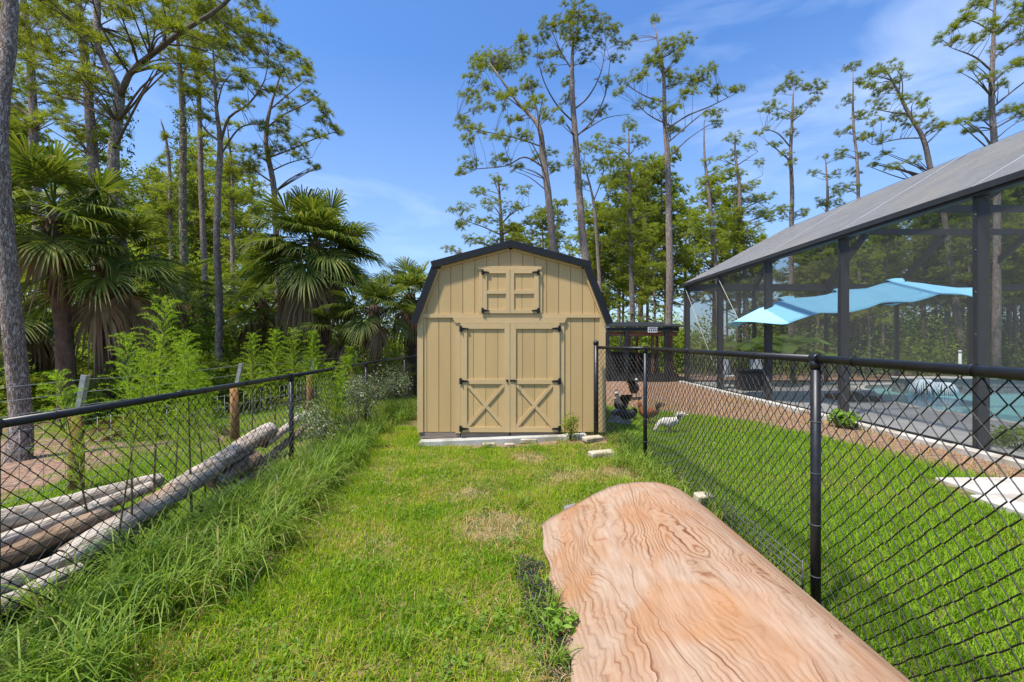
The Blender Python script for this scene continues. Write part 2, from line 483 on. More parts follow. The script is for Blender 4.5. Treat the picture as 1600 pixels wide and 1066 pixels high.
def screen_mat(name, col, see):
    m, N, L, out = nodes_of(name)
    d = N.new('ShaderNodeBsdfDiffuse'); d.inputs['Color'].default_value = (*col, 1)
    no = N.new('ShaderNodeTexNoise'); no.inputs['Scale'].default_value = 1.1; no.inputs['Detail'].default_value = 6
    tc = N.new('ShaderNodeTexCoord'); L.new(tc.outputs['Object'], no.inputs['Vector'])
    mr = N.new('ShaderNodeMapRange'); mr.inputs['To Min'].default_value = see + 0.05; mr.inputs['To Max'].default_value = see - 0.05
    L.new(no.outputs['Fac'], mr.inputs['Value'])
    t = N.new('ShaderNodeBsdfTransparent')
    mx = N.new('ShaderNodeMixShader')
    L.new(mr.outputs['Result'], mx.inputs['Fac'])
    L.new(d.outputs['BSDF'], mx.inputs[1]); L.new(t.outputs['BSDF'], mx.inputs[2])
    L.new(mx.outputs['Shader'], out.inputs['Surface'])
    return m
M['screen'] = screen_mat('insect_screen', (0.105, 0.103, 0.098), 0.69)
M['screen_roof'] = screen_mat('dusty_roof_screen', (0.12, 0.115, 0.11), 0.78)

def water_mat():
    m, N, L, out = nodes_of('pool_water')
    b = N.new('ShaderNodeBsdfPrincipled')
    b.inputs['Base Color'].default_value = (0.22, 0.52, 0.52, 1)
    b.inputs['Roughness'].default_value = 0.05
    b.inputs['Transmission Weight'].default_value = 0.0
    b.inputs['IOR'].default_value = 1.33
    no = N.new('ShaderNodeTexNoise'); no.inputs['Scale'].default_value = 5; no.inputs['Detail'].default_value = 3
    tc = N.new('ShaderNodeTexCoord'); L.new(tc.outputs['Object'], no.inputs['Vector'])
    bp = N.new('ShaderNodeBump'); bp.inputs['Strength'].default_value = 0.35; bp.inputs['Distance'].default_value = 0.05
    L.new(no.outputs['Fac'], bp.inputs['Height']); L.new(bp.outputs['Normal'], b.inputs['Normal'])
    L.new(b.outputs['BSDF'], out.inputs['Surface'])
    return m
M['thread'] = surf('grey_screen_thread', (0.30, 0.29, 0.28), (0.26, 0.25, 0.24), scale=2.5, rough=0.7, c3=(0.33, 0.30, 0.27), s3=0.7)
M['water'] = water_mat()
M['foam'] = surf('white_water', (0.7, 0.76, 0.78), (0.5, 0.62, 0.66), scale=14, rough=0.3, bump=0.6, bscale=20)

def ply_mat():
    """rotary-cut plywood face: warped grain running along the sheet"""
    m, N, L, out = nodes_of('weathered_plywood')
    tc = N.new('ShaderNodeTexCoord')
    def noise(scale, stretch, detail=4, dist=0.0):
        mp = N.new('ShaderNodeMapping'); mp.inputs['Scale'].default_value = stretch
        L.new(tc.outputs['UV'], mp.inputs['Vector'])
        n = N.new('ShaderNodeTexNoise'); n.inputs['Scale'].default_value = scale
        n.inputs['Detail'].default_value = detail; n.inputs['Distortion'].default_value = dist
        L.new(mp.outputs['Vector'], n.inputs['Vector'])
        return n.outputs['Fac']
    def mul(a, k, add=0.0):
        q = N.new('ShaderNodeMath'); q.operation = 'MULTIPLY_ADD'
        L.new(a, q.inputs[0]); q.inputs[1].default_value = k; q.inputs[2].default_value = add
        return q.outputs['Value']
    def op(o, a, b):
        q = N.new('ShaderNodeMath'); q.operation = o
        L.new(a, q.inputs[0])
        if hasattr(b, 'is_output'): L.new(b, q.inputs[1])
        else: q.inputs[1].default_value = b
        return q.outputs['Value']
    big = noise(1.5, (1.0, 0.22, 1), 3, 0.3)
    # sharp kinks across the grain, as where a knot bends the veneer
    kink = noise(3.4, (0.45, 1.7, 1), 3, 0.9)
    sep = N.new('ShaderNodeSeparateXYZ'); L.new(tc.outputs['UV'], sep.inputs[0])
    field = op('ADD', op('ADD', mul(sep.outputs['X'], 1.0), mul(big, 1.15)), mul(kink, 0.085))
    lines = op('FRACT', mul(field, 30.0), 0.0)
    fine = noise(40, (1, 0.10, 1), 6, 0.2)
    r1 = N.new('ShaderNodeValToRGB')
    e = r1.color_ramp.elements
    e[0].position = 0.0; e[0].color = (0.20, 0.085, 0.04, 1)
    e[1].position = 1.0; e[1].color = (0.33, 0.195, 0.115, 1)
    for p, c in ((0.10, (0.235, 0.105, 0.05)), (0.24, (0.345, 0.20, 0.115)), (0.45, (0.385, 0.25, 0.158)), (0.8, (0.35, 0.215, 0.124))):
        x = e.new(p); x.color = (*c, 1)
    L.new(lines, r1.inputs['Fac'])
    # the few broad annual rings that stand out dark
    strong = op('FRACT', mul(field, 6.3), 0.0)
    r2 = N.new('ShaderNodeValToRGB')
    f = r2.color_ramp.elements
    f[0].position = 0.0; f[0].color = (0.45, 0.30, 0.22, 1)
    f[1].position = 0.075; f[1].color = (1, 1, 1, 1)
    q_ = f.new(0.02); q_.color = (0.50, 0.34, 0.26, 1)
    L.new(strong, r2.inputs['Fac'])
    sfade = N.new('ShaderNodeValToRGB')
    sfade.color_ramp.elements[0].position = 0.40; sfade.color_ramp.elements[1].position = 0.58
    L.new(noise(2.8, (1.1, 0.6, 1), 3, 0.5), sfade.inputs['Fac'])
    pale = N.new('ShaderNodeMixRGB')
    pale.inputs['Color2'].default_value = (0.395, 0.285, 0.205, 1)
    pr = N.new('ShaderNodeValToRGB')
    pr.color_ramp.elements[0].position = 0.40; pr.color_ramp.elements[1].position = 0.62
    pr.color_ramp.elements[0].color = (0.05, 0.05, 0.05, 1); pr.color_ramp.elements[1].color = (0.88, 0.88, 0.88, 1)
    L.new(noise(2.3, (1.3, 0.55, 1), 5, 0.8), pr.inputs['Fac'])
    L.new(pr.outputs['Color'], pale.inputs['Fac']); L.new(r1.outputs['Color'], pale.inputs['Color1'])
    orange = N.new('ShaderNodeMixRGB')
    orange.inputs['Color2'].default_value = (0.37, 0.18, 0.078, 1)
    orr = N.new('ShaderNodeValToRGB')
    orr.color_ramp.elements[0].position = 0.45; orr.color_ramp.elements[1].position = 0.68
    orr.color_ramp.elements[1].color = (0.72, 0.72, 0.72, 1)
    L.new(noise(1.9, (1.2, 0.8, 1), 6, 1.4), orr.inputs['Fac'])
    L.new(orr.outputs['Color'], orange.inputs['Fac']); L.new(pale.outputs['Color'], orange.inputs['Color1'])
    grain = N.new('ShaderNodeMixRGB'); grain.blend_type = 'MULTIPLY'; grain.inputs['Fac'].default_value = 0.8
    gr = N.new('ShaderNodeValToRGB')
    gr.color_ramp.elements[0].position = 0.3; gr.color_ramp.elements[1].position = 0.62
    gr.color_ramp.elements[0].color = (0.74, 0.68, 0.63, 1); gr.color_ramp.elements[1].color = (1, 1, 1, 1)
    L.new(fine, gr.inputs['Fac'])
    L.new(orange.outputs['Color'], grain.inputs['Color1']); L.new(gr.outputs['Color'], grain.inputs['Color2'])
    # knots and dirt specks
    kn = N.new('ShaderNodeValToRGB')
    kn.color_ramp.elements[0].position = 0.70; kn.color_ramp.elements[1].position = 0.76
    L.new(noise(9, (1.2, 0.9, 1), 5, 0.5), kn.inputs['Fac'])
    km = N.new('ShaderNodeMixRGB'); km.inputs['Color2'].default_value = (0.13, 0.065, 0.04, 1)
    L.new(kn.outputs['Color'], km.inputs['Fac']); L.new(grain.outputs['Color'], km.inputs['Color1'])
    b = N.new('ShaderNodeBsdfPrincipled')
    b.inputs['Roughness'].default_value = 0.78; b.inputs['Specular IOR Level'].default_value = 0.2
    st_ = N.new('ShaderNodeMixRGB'); st_.blend_type = 'MULTIPLY'
    L.new(sfade.outputs['Color'], st_.inputs['Fac'])
    L.new(km.outputs['Color'], st_.inputs['Color1']); L.new(r2.outputs['Color'], st_.inputs['Color2'])
    L.new(st_.outputs['Color'], b.inputs['Base Color'])
    hgt = op('ADD', mul(lines, 0.6), mul(fine, 0.3))
    bp = N.new('ShaderNodeBump'); bp.inputs['Strength'].default_value = 0.45; bp.inputs['Distance'].default_value = 0.012
    L.new(hgt, bp.inputs['Height']); L.new(bp.outputs['Normal'], b.inputs['Normal'])
    L.new(b.outputs['BSDF'], out.inputs['Surface'])
    return m
M['ply'] = ply_mat()
M['ply_edge'] = surf('plywood_edge', (0.36, 0.25, 0.15), (0.13, 0.08, 0.045), scale=9, rough=0.9, stretch=(1, 0.35, 26))

def ground_mat():
    m, N, L, out = nodes_of('ground')
    tc = N.new('ShaderNodeTexCoord')
    def noise(s, d=6):
        n = N.new('ShaderNodeTexNoise'); n.inputs['Scale'].default_value = s; n.inputs['Detail'].default_value = d
        L.new(tc.outputs['Object'], n.inputs['Vector'])
        return n
    def ramp(src, *pts):
        r = N.new('ShaderNodeValToRGB')
        e = r.color_ramp.elements
        e[0].position = pts[0][0]; e[0].color = (*pts[0][1], 1)
        e[1].position = pts[-1][0]; e[1].color = (*pts[-1][1], 1)
        for p, c in pts[1:-1]:
            x = e.new(p); x.color = (*c, 1)
        L.new(src, r.inputs['Fac'])
        return r.outputs['Color']
    lawn = ramp(noise(7).outputs['Fac'], (0.3, (0.06, 0.075, 0.016)), (0.5, (0.125, 0.125, 0.032)), (0.66, (0.24, 0.175, 0.08)))
    straw = ramp(noise(16).outputs['Fac'], (0.3, (0.13, 0.075, 0.048)), (0.5, (0.245, 0.15, 0.10)), (0.7, (0.34, 0.235, 0.165)))
    at = N.new('ShaderNodeAttribute'); at.attribute_name = 'mulch'
    br = noise(2.6)
    ad = N.new('ShaderNodeMath'); ad.operation = 'MULTIPLY_ADD'
    L.new(br.outputs['Fac'], ad.inputs[0]); ad.inputs[1].default_value = 1.3; ad.inputs[2].default_value = -0.65
    sm = N.new('ShaderNodeMath'); sm.operation = 'ADD'
    L.new(ad.outputs['Value'], sm.inputs[0]); L.new(at.outputs['Fac'], sm.inputs[1])
    mk = ramp(sm.outputs['Value'], (0.36, (0, 0, 0)), (0.6, (1, 1, 1)))
    mx = N.new('ShaderNodeMixRGB')
    L.new(mk, mx.inputs['Fac']); L.new(lawn, mx.inputs['Color1']); L.new(straw, mx.inputs['Color2'])
    b = N.new('ShaderNodeBsdfPrincipled')
    b.inputs['Roughness'].default_value = 0.95; b.inputs['Specular IOR Level'].default_value = 0.1
    L.new(mx.outputs['Color'], b.inputs['Base Color'])
    bp = N.new('ShaderNodeBump'); bp.inputs['Strength'].default_value = 0.6; bp.inputs['Distance'].default_value = 0.04
    L.new(noise(38).outputs['Fac'], bp.inputs['Height']); L.new(bp.outputs['Normal'], b.inputs['Normal'])
    L.new(b.outputs['BSDF'], out.inputs['Surface'])
    return m
M['ground'] = ground_mat()
# ------------------------------------------------------------------ ground, pool deck, pool
def mulch(x, y):
    x = np.asarray(x, float); y = np.asarray(y, float)
    xb = np.interp(y, [0, 5, 7, 9, 10.2, 11.2, 12.5], [6.2, 5.6, 5.2, 4.7, 3.6, 2.0, 0.6])
    m = sstep(-0.35, 0.35, x - xb) * (x > 0)
    m = np.maximum(m, 0.95 * sstep(6.72, 6.95, y) * (1 - sstep(7.3, 7.5, y)) * sstep(-1.0, -0.5, x) * (1 - sstep(1.3, 1.7, x)))
    m = np.maximum(m, 0.95 * (1 - sstep(-5.6, -4.9, x)) * sstep(4.2, 5.0, y) * (1 - sstep(6.9, 7.8, y)))
    m = np.maximum(m, 0.55 * (1 - sstep(-9.5, -8, x)))
    m = np.maximum(m, 0.7 * sstep(14, 16, y))
    return m

gx = np.unique(np.concatenate([np.linspace(-400, -40, 10), np.linspace(-40, -9, 20), np.linspace(-9, 6.55, 100), np.linspace(6.62, 40, 25), np.linspace(40, 400, 10)]))
gy = np.unique(np.concatenate([np.linspace(-60, -2, 10), np.linspace(-2, 16, 110), np.linspace(17.5, 60, 25), np.linspace(60, 700, 12)]))
GX, GY = np.meshgrid(gx, gy)
GZ = gh(GX, GY)
GZ = np.where((GX > 6.58) & (GY > -1.5) & (GY < 17.3) & (GX < 30), -1.6, GZ)       # dug out for deck and pool
nv = len(gx)
V = np.stack([GX, GY, GZ], -1).reshape(-1, 3)
ii, jj = np.meshgrid(np.arange(len(gy) - 1), np.arange(nv - 1), indexing='ij')
a = (ii * nv + jj).ravel()
T = np.concatenate([np.stack([a, a + 1, a + nv + 1], 1), np.stack([a, a + nv + 1, a + nv], 1)])
me = tri_mesh('ground', V, T, smooth=True)
att = me.attributes.new('mulch', 'FLOAT', 'POINT')
att.data.foreach_set('value', mulch(V[:, 0], V[:, 1]).astype(np.float32))
ground = link('ground', me, M['ground'])
setp(ground, kind='structure')

POOL = [(9.75, 1.0), (9.65, 7.6), (9.6, 9.0), (9.55, 10.4), (9.75, 11.6), (10.3, 12.7), (11.0, 13.8), (11.6, 15.0), (12.4, 15.9), (13.6, 16.2), (28.0, 16.2)]
deck_poly = [(6.62, 1.0)] + POOL + [(28.0, 17.28), (6.62, 17.28)]
deck = MB().plate(deck_poly, -0.25, 0.05).build('pool_deck', M['deck'])
setp(deck, kind='structure')
# coping stones along the pool edge: a lighter rim set just above the deck
def offs(poly, d):
    out = []
    for i, p in enumerate(poly):
        a = Vector(poly[max(i - 1, 0)]); b = Vector(poly[min(i + 1, len(poly) - 1)])
        t = (b - a).normalized()
        out.append((p[0] - t.y * d, p[1] + t.x * d))
    return out
cop = MB().plate(POOL + offs(POOL, 0.26)[::-1], 0.03, 0.064).build('coping', M['kerb'], deck)
# paver joints: thin raised courses near enough to be told apart
basin = MB().plate([(9.4, 0.8), (28.2, 0.8), (28.2, 16.4), (9.4, 16.4)], -1.45, -1.35).build('pool_basin', M['pool_floor'])
setp(basin, kind='structure')
wall = MB()
for i in range(len(POOL) - 1):
    (x0, y0), (x1, y1) = POOL[i], POOL[i + 1]
    wall.add([(x0 - .004, y0, -1.36), (x1 - .004, y1, -1.36), (x1 - .004, y1, 0.0), (x0 - .004, y0, 0.0)], [(0, 1, 2, 3)])
wall.build('basin_wall', M['pool_floor'], basin)
wp = [(x + 0.002, y) for x, y in POOL] + [(28.0, 1.0)]
nseg = len(wp)
pool = MB().add([(x, y, -0.07) for x, y in wp], [tuple(range(nseg))]).build('pool_water', M['water'])
setp(pool, kind='structure')

# white kerb strip along the screen enclosure, in cast lengths
kerb = empty('kerb', (6.45, 0, 0))
setp(kerb, kind='structure')
y = 1.2
k = 0
while y < 17.3:
    ln = 1.8 + 0.3 * rnd.random()
    y1 = min(y + ln, 17.35)
    dz = rnd.uniform(-0.008, 0.008)
    MB((6.45, 0, 0)).obox((6.45 + rnd.uniform(-.008, .008), (y + y1) / 2, 0.02 + dz), (0.17, y1 - y - 0.012, 0.13), bev=0.012).build('kerb_length', M['kerb'], kerb)
    y = y1

# ------------------------------------------------------------------ pool cage
XW = 6.6
BAY = [1.1, 3.8, 6.5, 9.2, 11.9, 14.65, 17.4]
BX = [6.6, 9.25, 12.0, 14.7, 17.5, 20.3, 23.1]
EV = 3.75            # eave height
RT = 5.37            # height of the flat roof
RX, RY = 9.2, 15.4   # where the slopes meet the flat
cage = empty('screen_enclosure', (XW, 1.1, 0), 'large dark bronze pool cage with grey screen roof beyond the fence', 'pool cage')
CO = Vector((XW, 1.1, 0))
def cb(): return MB(CO)
for y in BAY:
    p = cb().box(XW, XW + 0.2, y - 0.025, y + 0.025, -0.05, EV - 0.1).build('post', M['frame'], cage)
    if y == 6.5:
        for zz in (0.5, 1.1, 1.7, 2.3, 2.9, 3.4):
            cb().obox((XW - 0.004, y - 0.027, zz), (0.012, 0.008, 0.012)).build('screw', M['galv'], p)
for x in BX[1:]:
    cb().box(x - 0.025, x + 0.025, 17.3, 17.48, -0.05, EV - 0.15).build('post', M['frame'], cage)
cb().box(XW - 0.05, XW + 0.10, 0.9, 17.45, EV - 0.1, EV + 0.03).build('eave_beam', M['frame'], cage)
cb().box(XW - 0.09, XW - 0.052, 0.9, 17.45, EV - 0.055, EV + 0.035).build('gutter', M['frame'], cage)
cb().box(XW + 0.102, 24.5, 17.32, 17.46, EV - 0.24, EV + 0.02).build('eave_beam', M['frame'], cage)
cb().box(XW + 0.02, XW + 0.08, 0.9, 17.45, -0.02, 0.085).build('base_plate', M['frame'], cage)
cb().box(XW + 0.1, 24.5, 17.36, 17.42, 0.0, 0.10).build('base_plate', M['frame'], cage)
def beam(a, b, w, h, nm='rafter'):
    a, b = Vector(a), Vector(b)
    d = b - a
    rot = d.to_track_quat('Y', 'Z').to_matrix()
    return cb().obox((a + b) / 2, (w, d.length, h), rot).build(nm, M['frame'], cage)
for y in BAY[1:-1]:
    beam((XW + 0.1, y, EV - 0.08), (RX, min(y, RY), RT - 0.1), 0.06, 0.2)
for x in BX[1:]:
    beam((max(x, RX), 17.35, EV - 0.06), (max(x, RX), RY, RT - 0.1), 0.11, 0.2)
beam((XW + 0.06, 17.38, EV - 0.04), (RX, RY, RT - 0.1), 0.06, 0.16, 'hip_rafter')
beam((RX, 0.9, RT - 0.08), (RX, RY, RT - 0.08), 0.06, 0.14, 'roof_beam')
for y in (4.9, 7.4, 10.0, 12.7, RY):
    beam((RX + 0.03, y, RT - 0.08), (24.5, y, RT - 0.08), 0.06, 0.2, 'roof_beam')
# screen panels, one per bay
def quad(name, pts, mat):
    return cb().add(pts, [(0, 1, 2, 3)] if len(pts) == 4 else [(0, 1, 2)]).build(name, mat, cage)
for a, b in zip(BAY[:-1], BAY[1:]):
    quad('screen_panel', [(XW + 0.03, a + .025, 0.08), (XW + 0.03, b - .025, 0.08), (XW + 0.03, b - .025, EV - .1), (XW + 0.03, a + .025, EV - .1)], M['screen'])
for a, b in zip(BX[:-1], BX[1:]):
    quad('screen_panel', [(a + .03, 17.39, 0.1), (b - .03, 17.39, 0.1), (b - .03, 17.39, EV - .24), (a + .03, 17.39, EV - .24)], M['screen'])
ys = [0.9] + BAY[1:-2] + [14.65]
for a, b in zip(ys[:-1], ys[1:]):
    quad('roof_screen', [(XW - 0.05, a, EV + 0.035), (XW - 0.05, b, EV + 0.035), (RX, min(b, RY), RT), (RX, a, RT)], M['screen_roof'])
quad('roof_screen', [(XW - 0.05, 14.65, EV + 0.035), (XW - 0.05, 17.45, EV + 0.035), (RX, RY, RT), (RX, 14.65, RT)], M['screen_roof'])
xs = [RX] + BX[2:]
for i, (a, b) in enumerate(zip(xs[:-1], xs[1:])):
    quad('roof_screen', [((XW - 0.05) if i == 0 else a, 17.45, EV + 0.035), (b, 17.45, EV + 0.035), (b, RY, RT), (a, RY, RT)], M['screen'])
    quad('roof_screen', [(a, 0.9, RT + 0.03), (b, 0.9, RT + 0.03), (b, RY, RT + 0.03), (a, RY, RT + 0.03)], M['screen'])
# the woven threads of the sloping screens: open when seen square on, closed when seen along the slope
e1 = Vector((RX - XW + 0.05, 0, RT - EV - 0.035)); eL = e1.length; e1 = e1 / eL
en = Vector((-e1.z, 0, e1.x))
for a, b in list(zip(ys[:-1], ys[1:])) + [(14.65, 17.42)]:
    th = cb()
    A0 = Vector((XW - 0.05, 0, EV + 0.035)) + en * 0.006
    y = a + 0.02
    while y < b:
        top_s = eL if y < RY else eL * max(0.02, (17.45 - y) / (17.45 - RY))
        p0 = A0 + Vector((0, y, 0)); p1 = p0 + e1 * top_s
        th.tube([p0, p1], 0.0032, 4, cap=False, smooth=False)
        y += 0.021
    s_ = 0.015
    while s_ < eL:
        y1_ = b if b <= 14.7 else 17.45 - (17.45 - RY) * s_ / eL
        if y1_ > a: th.tube([A0 + e1 * s_ + Vector((0, a, 0)), A0 + e1 * s_ + Vector((0, y1_, 0))], 0.0032, 4, cap=False, smooth=False)
        s_ += 0.021
    th = th.build('screen_threads', M['thread'], cage); th['kind'] = 'stuff'
# splines: pale strips where roof panels join
for y in (6.5, 9.2, 11.9):
    beam((XW - 0.04, y, EV + 0.045), (RX - 0.05, y + 0.0, RT + 0.005), 0.012, 0.008, 'screen_spline').data.materials[0] = M['white_plate']
# guy cables that brace the side wall
for (y0, z0, y1, z1) in ((17.35, 3.68, 14.2, 0.10), (14.6, 3.68, 11.5, 0.38)):
    cb().tube([(XW - 0.02, y0, z0), (XW - 0.02, y1, z1)], 0.010, 6).build('guy_cable', M['cable'], cage)

# pine litter lying on the roof screen
lit_v, lit_t = [], []
for i in range(260):
    t = rnd.random() ** 0.8; y = rnd.uniform(2.5, 15)
    cx, cz = XW + t * (RX - XW), EV + 0.05 + t * (RT - EV)
    ang = rnd.uniform(0, math.pi); ln = rnd.uniform(0.05, 0.16)
    d = Vector((math.cos(ang) * 0.85, math.sin(ang), math.cos(ang) * 0.85 * (RT - EV) / (RX - XW))).normalized() * ln
    n = Vector((-0.5, 0, 0.85)).cross(d).normalized() * 0.004
    b = len(lit_v)
    c = Vector((cx, y, cz + 0.012))
    lit_v += [c - d - n, c - d + n, c + d]
    lit_t.append((b, b + 1, b + 2))
litter = link('roof_litter', tri_mesh('roof_litter', np.array([tuple(v) for v in lit_v]), np.array(lit_t)), M['straw'])
setp(litter, 'brown pine needles scattered on the grey screen roof', 'pine needles', kind='stuff')

# ------------------------------------------------------------------ inside the cage
# raised spa wall with fountains
spa = empty('spa_wall', (13.2, 14.6, -0.1), 'low grey stone spa wall at the far side of the pool', 'spa')
SO = Vector((13.2, 14.6, -0.1))
bx = 12.5
for i in range(14):
    w = 0.62
    for row, (z0, z1) in enumerate(((-1.3, 0.12), (0.125, 0.38))):
        MB(SO).obox((bx + w / 2 + (0.0 if row else -.02), 14.75 + rnd.uniform(-.012, .012), (z0 + z1) / 2), (w - 0.01, 0.5, z1 - z0), bev=0.012).build('stone', M['stone'], spa)
    bx += w
MB(SO).obox((16.9, 14.74, 0.41), (8.9, 0.6, 0.05), bev=0.01).build('cap_stone', M['kerb'], spa)
fountain = empty('fountain', (12.75, 14.1, -0.07), 'white bubbling fountain dome in the turquoise pool', 'fountain')
for (dx, r, hgt) in ((0.0, 0.42, 0.5), (0.62, 0.36, 0.4)):
    mb = MB((12.75, 14.1, -0.07))
    # arched jets falling in a ring
    for k in range(46):
        an = 2 * math.pi * k / 46 + rnd.uniform(-.05, .05)
        rr = r * rnd.uniform(0.85, 1.1)
        pts = []
        for s in range(6):
            q = s / 5
            pts.append((12.75 + dx + math.cos(an) * rr * q, 14.1 + math.sin(an) * rr * q, -0.09 + hgt * (1 - (q - 0.35) ** 2 / 0.4225) + 0.0))
        mb.tube(pts, [0.014, 0.016, 0.017, 0.017, 0.015, 0.01], 5)
    mb.build('water_jet', M['foam'], fountain)

# blue umbrella: one long canopy with three peaks on a leaning pole
UY = 12.0
U0 = Vector((9.02, UY, 0.05))
umb = empty('patio_umbrella', U0, 'long sky blue triple peak patio umbrella inside the screen enclosure', 'umbrella')
top = [(1150, 502), (1190, 480), (1232, 464), (1275, 461), (1300, 457), (1318, 451), (1360, 448), (1398, 436), (1445, 441), (1498, 449)]
pts_top = [P(x, y, UY) for x, y in top]
x0, x1 = pts_top[0].x, pts_top[-1].x
NXU, NYU = 60, 13
grid = []
tx = [p.x for p in pts_top]; tz = [p.z for p in pts_top]
ex = [P(x, 0, UY - 1.25).x * 1.0 for x in (1150, 1195, 1236, 1300, 1320, 1400, 1440, 1498)]
for i in range(NXU + 1):
    u = i / NXU
    X = x0 + u * (x1 - x0)
    zr = float(np.interp(X, tx, tz))
    zc = np.interp(u, [0, 1], [tz[0], tz[-1]])
    half = 1.35 * min(1.0, math.sqrt(max(0.0, 1 - (2 * u - 1) ** 6)) + 0.0)
    drop = 0.5 + 0.03 * math.cos(u * 6 * math.pi)
    drop *= min(1.0, min(u, 1 - u) * 9)
    for j in range(NYU + 1):
        v = 2 * j / NYU - 1
        sag = (1 - abs(v)) * abs(v) * 0.12
        grid.append((X, UY + 0.1 + v * half, zr - drop * abs(v) ** 1.05 - sag * 0.5))
fs = []
for i in range(NXU):
    for j in range(NYU):
        q = i * (NYU + 1) + j
        fs.append((q, q + NYU + 1, q + NYU + 2, q + 1))
can = MB(U0).add(grid, fs, True).build('canopy', M['canvas'], umb)
so = can.modifiers.new('cloth_thickness', 'SOLIDIFY'); so.thickness = 0.012
for (px, py, w) in ((1232, 464, .2), (1316, 451, .17), (1402, 436, .22)):
    c = P(px, py, UY)
    mb = MB(U0)
    n = 10
    ring0 = [(c.x + w * math.cos(2 * math.pi * k / n), UY + 0.1 + w * 1.0 * math.sin(2 * math.pi * k / n), c.z - 0.13 * abs(math.sin(2 * math.pi * k / n)) + 0.012 + (c.x + w * math.cos(2 * math.pi * k / n) - c.x) * 0.12) for k in range(n)]
    mb.add(ring0 + [(c.x, UY + 0.1, c.z + 0.03)], [(k, (k + 1) % n, n) for k in range(n)], True)
    mb.build('vent_flap', M['canvas'], umb)
pt, pb = P(1315, 462, UY + 0.1), P(1331, 612, UY + 0.0)
MB(U0).tube([(pb.x, UY + 0.1, 0.25), (pt.x, UY + 0.1, pt.z)], 0.035, 10).build('pole', M['plastic_dark'], umb)
MB(U0).tube([(pb.x - .02, UY + 0.1, 1.15), (pb.x - 0.05, UY + 0.1, 1.35)], 0.06, 8).build('crank', M['plastic_dark'], umb)
for k, px in enumerate((1190, 1236, 1290, 1345, 1400, 1450)):
    e = P(px, 0, UY); zz = float(np.interp(e.x, tx, tz))
    for s in (-1, 1):
        MB(U0).tube([(pt.x, UY + 0.1, pt.z - 0.35), (e.x, UY + 0.1 + s * 1.0, zz - 0.43)], 0.011, 5).build('rib', M['plastic_dark'], umb)
mb = MB(U0)
mb.obox((pb.x + 0.05, UY + 0.05, 0.11), (0.95, 0.85, 0.12), bev=0.03)
mb.build('base', M['plastic_dark'], umb)
mb = MB(U0); mb.obox((pb.x + 0.02, UY + 0.1, 0.21), (0.3, 0.3, 0.08), bev=0.02); mb.build('base_socket', M['plastic_dark'], umb)

# dark patio box and a white patio chair beside it
cx0 = Vector((7.55, 14.4, 0.05))
box = empty('storage_box', cx0, 'dark grey storage box on the pool deck behind the guy cable', 'storage box')
MB(cx0).obox((7.55, 14.4, 0.35), (0.75, 0.55, 0.58), bev=0.03).build('body', M['plastic_dark'], box)
MB(cx0).obox((7.55, 14.4, 0.675), (0.8, 0.6, 0.06), bev=0.02).build('lid', M['plastic_dark'], box)
for nm, bx_, lab in (('patio_chair', 7.02, 'white patio chair on the far side of the dark storage box, nearer the shed'), ('patio_chair', 8.12, 'white patio chair at the pool side of the dark storage box')):
    c = Vector((bx_, 14.9, 0.05))
    ch = empty(nm, c, lab, 'chair', 'white patio chairs')
    for dx in (-.2, .2):
        for dy in (-.2, .2):
            MB(c).tube([(bx_ + dx * 1.1, 14.9 + dy * 1.1, 0.05), (bx_ + dx, 14.9 + dy, 0.5)], 0.022, 6).build('leg', M['white_plastic'], ch)
    MB(c).obox((bx_, 14.9, 0.46), (0.46, 0.46, 0.04), bev=0.01).build('seat', M['white_plastic'], ch)
    MB(c).obox((bx_, 15.13, 0.74), (0.44, 0.035, 0.5), Matrix.Rotation(R(-10), 3, 'X'), bev=0.01).build('backrest', M['white_plastic'], ch)
# white filter pipe standing by the corner of the spa
pp = MB((15.06, 15.3, 0)); pp.tube([(15.06, 15.3, -0.1), (15.06, 15.3, 1.22)], 0.045, 10); pp.tube([(15.06, 15.3, 1.22), (15.06, 15.3, 1.29)], [0.06, 0.04], 10)
setp(pp.build('standpipe', M['white_plastic'], None, (15.06, 15.3, 0)), 'thin white standpipe rising behind the spa wall', 'pipe')

# pale paving slabs in the lawn beyond the fence
sl = empty('paving_path', (4.9, 4.7, 0))
setp(sl, kind='structure')
for (xa, xb, ya, yb) in ((4.82, 5.55, 4.62, 5.2), (5.56, 6.3, 4.6, 5.2), (4.62, 5.42, 4.02, 4.605), (5.43, 6.3, 4.0, 4.585), (4.6, 5.5, 3.4, 4.0), (5.51, 6.3, 3.4, 3.985)):
    MB((4.9, 4.7, 0)).obox(((xa + xb) / 2, (ya + yb) / 2, 0.012 + rnd.uniform(-.004, .004)), (xb - xa - .012, yb - ya - .012, 0.07), bev=0.008).build('paving_slab', M['slab'], sl)

# ------------------------------------------------------------------ barn shed
SY = 7.2
shed = empty('barn_shed', (0, SY + 2, 0), 'tan barn shaped storage shed with black gambrel roof and double doors', 'shed')
SH = Vector((0, SY + 2, 0))
def sb(): return MB(SH)
def sx(px): return (px - 800) / F * SY
def sz(py): return H - (py - 533) / F * SY
WL, WR, WB = -1.488, 1.468, 0.17
INN = [(-1.50, 1.90), (-1.15, 2.765), (-0.02, 3.075), (1.13, 2.76), (1.485, 1.90)]
OUT = [(-1.59, 1.885), (-1.225, 2.85), (-0.02, 3.172), (1.2, 2.845), (1.575, 1.885)]
def roofz(x):
    return float(np.interp(x, [p[0] for p in INN], [p[1] for p in INN]))
body = [(WL, WB), (WR, WB), (WR, 1.94)] + [(x * 0.995, z - 0.01) for x, z in INN[1:4]][::-1] + [(WL, 1.94)]
sb().slab(body, SY + 0.035, SY + 4.4).build('wall', M['paint'], shed)
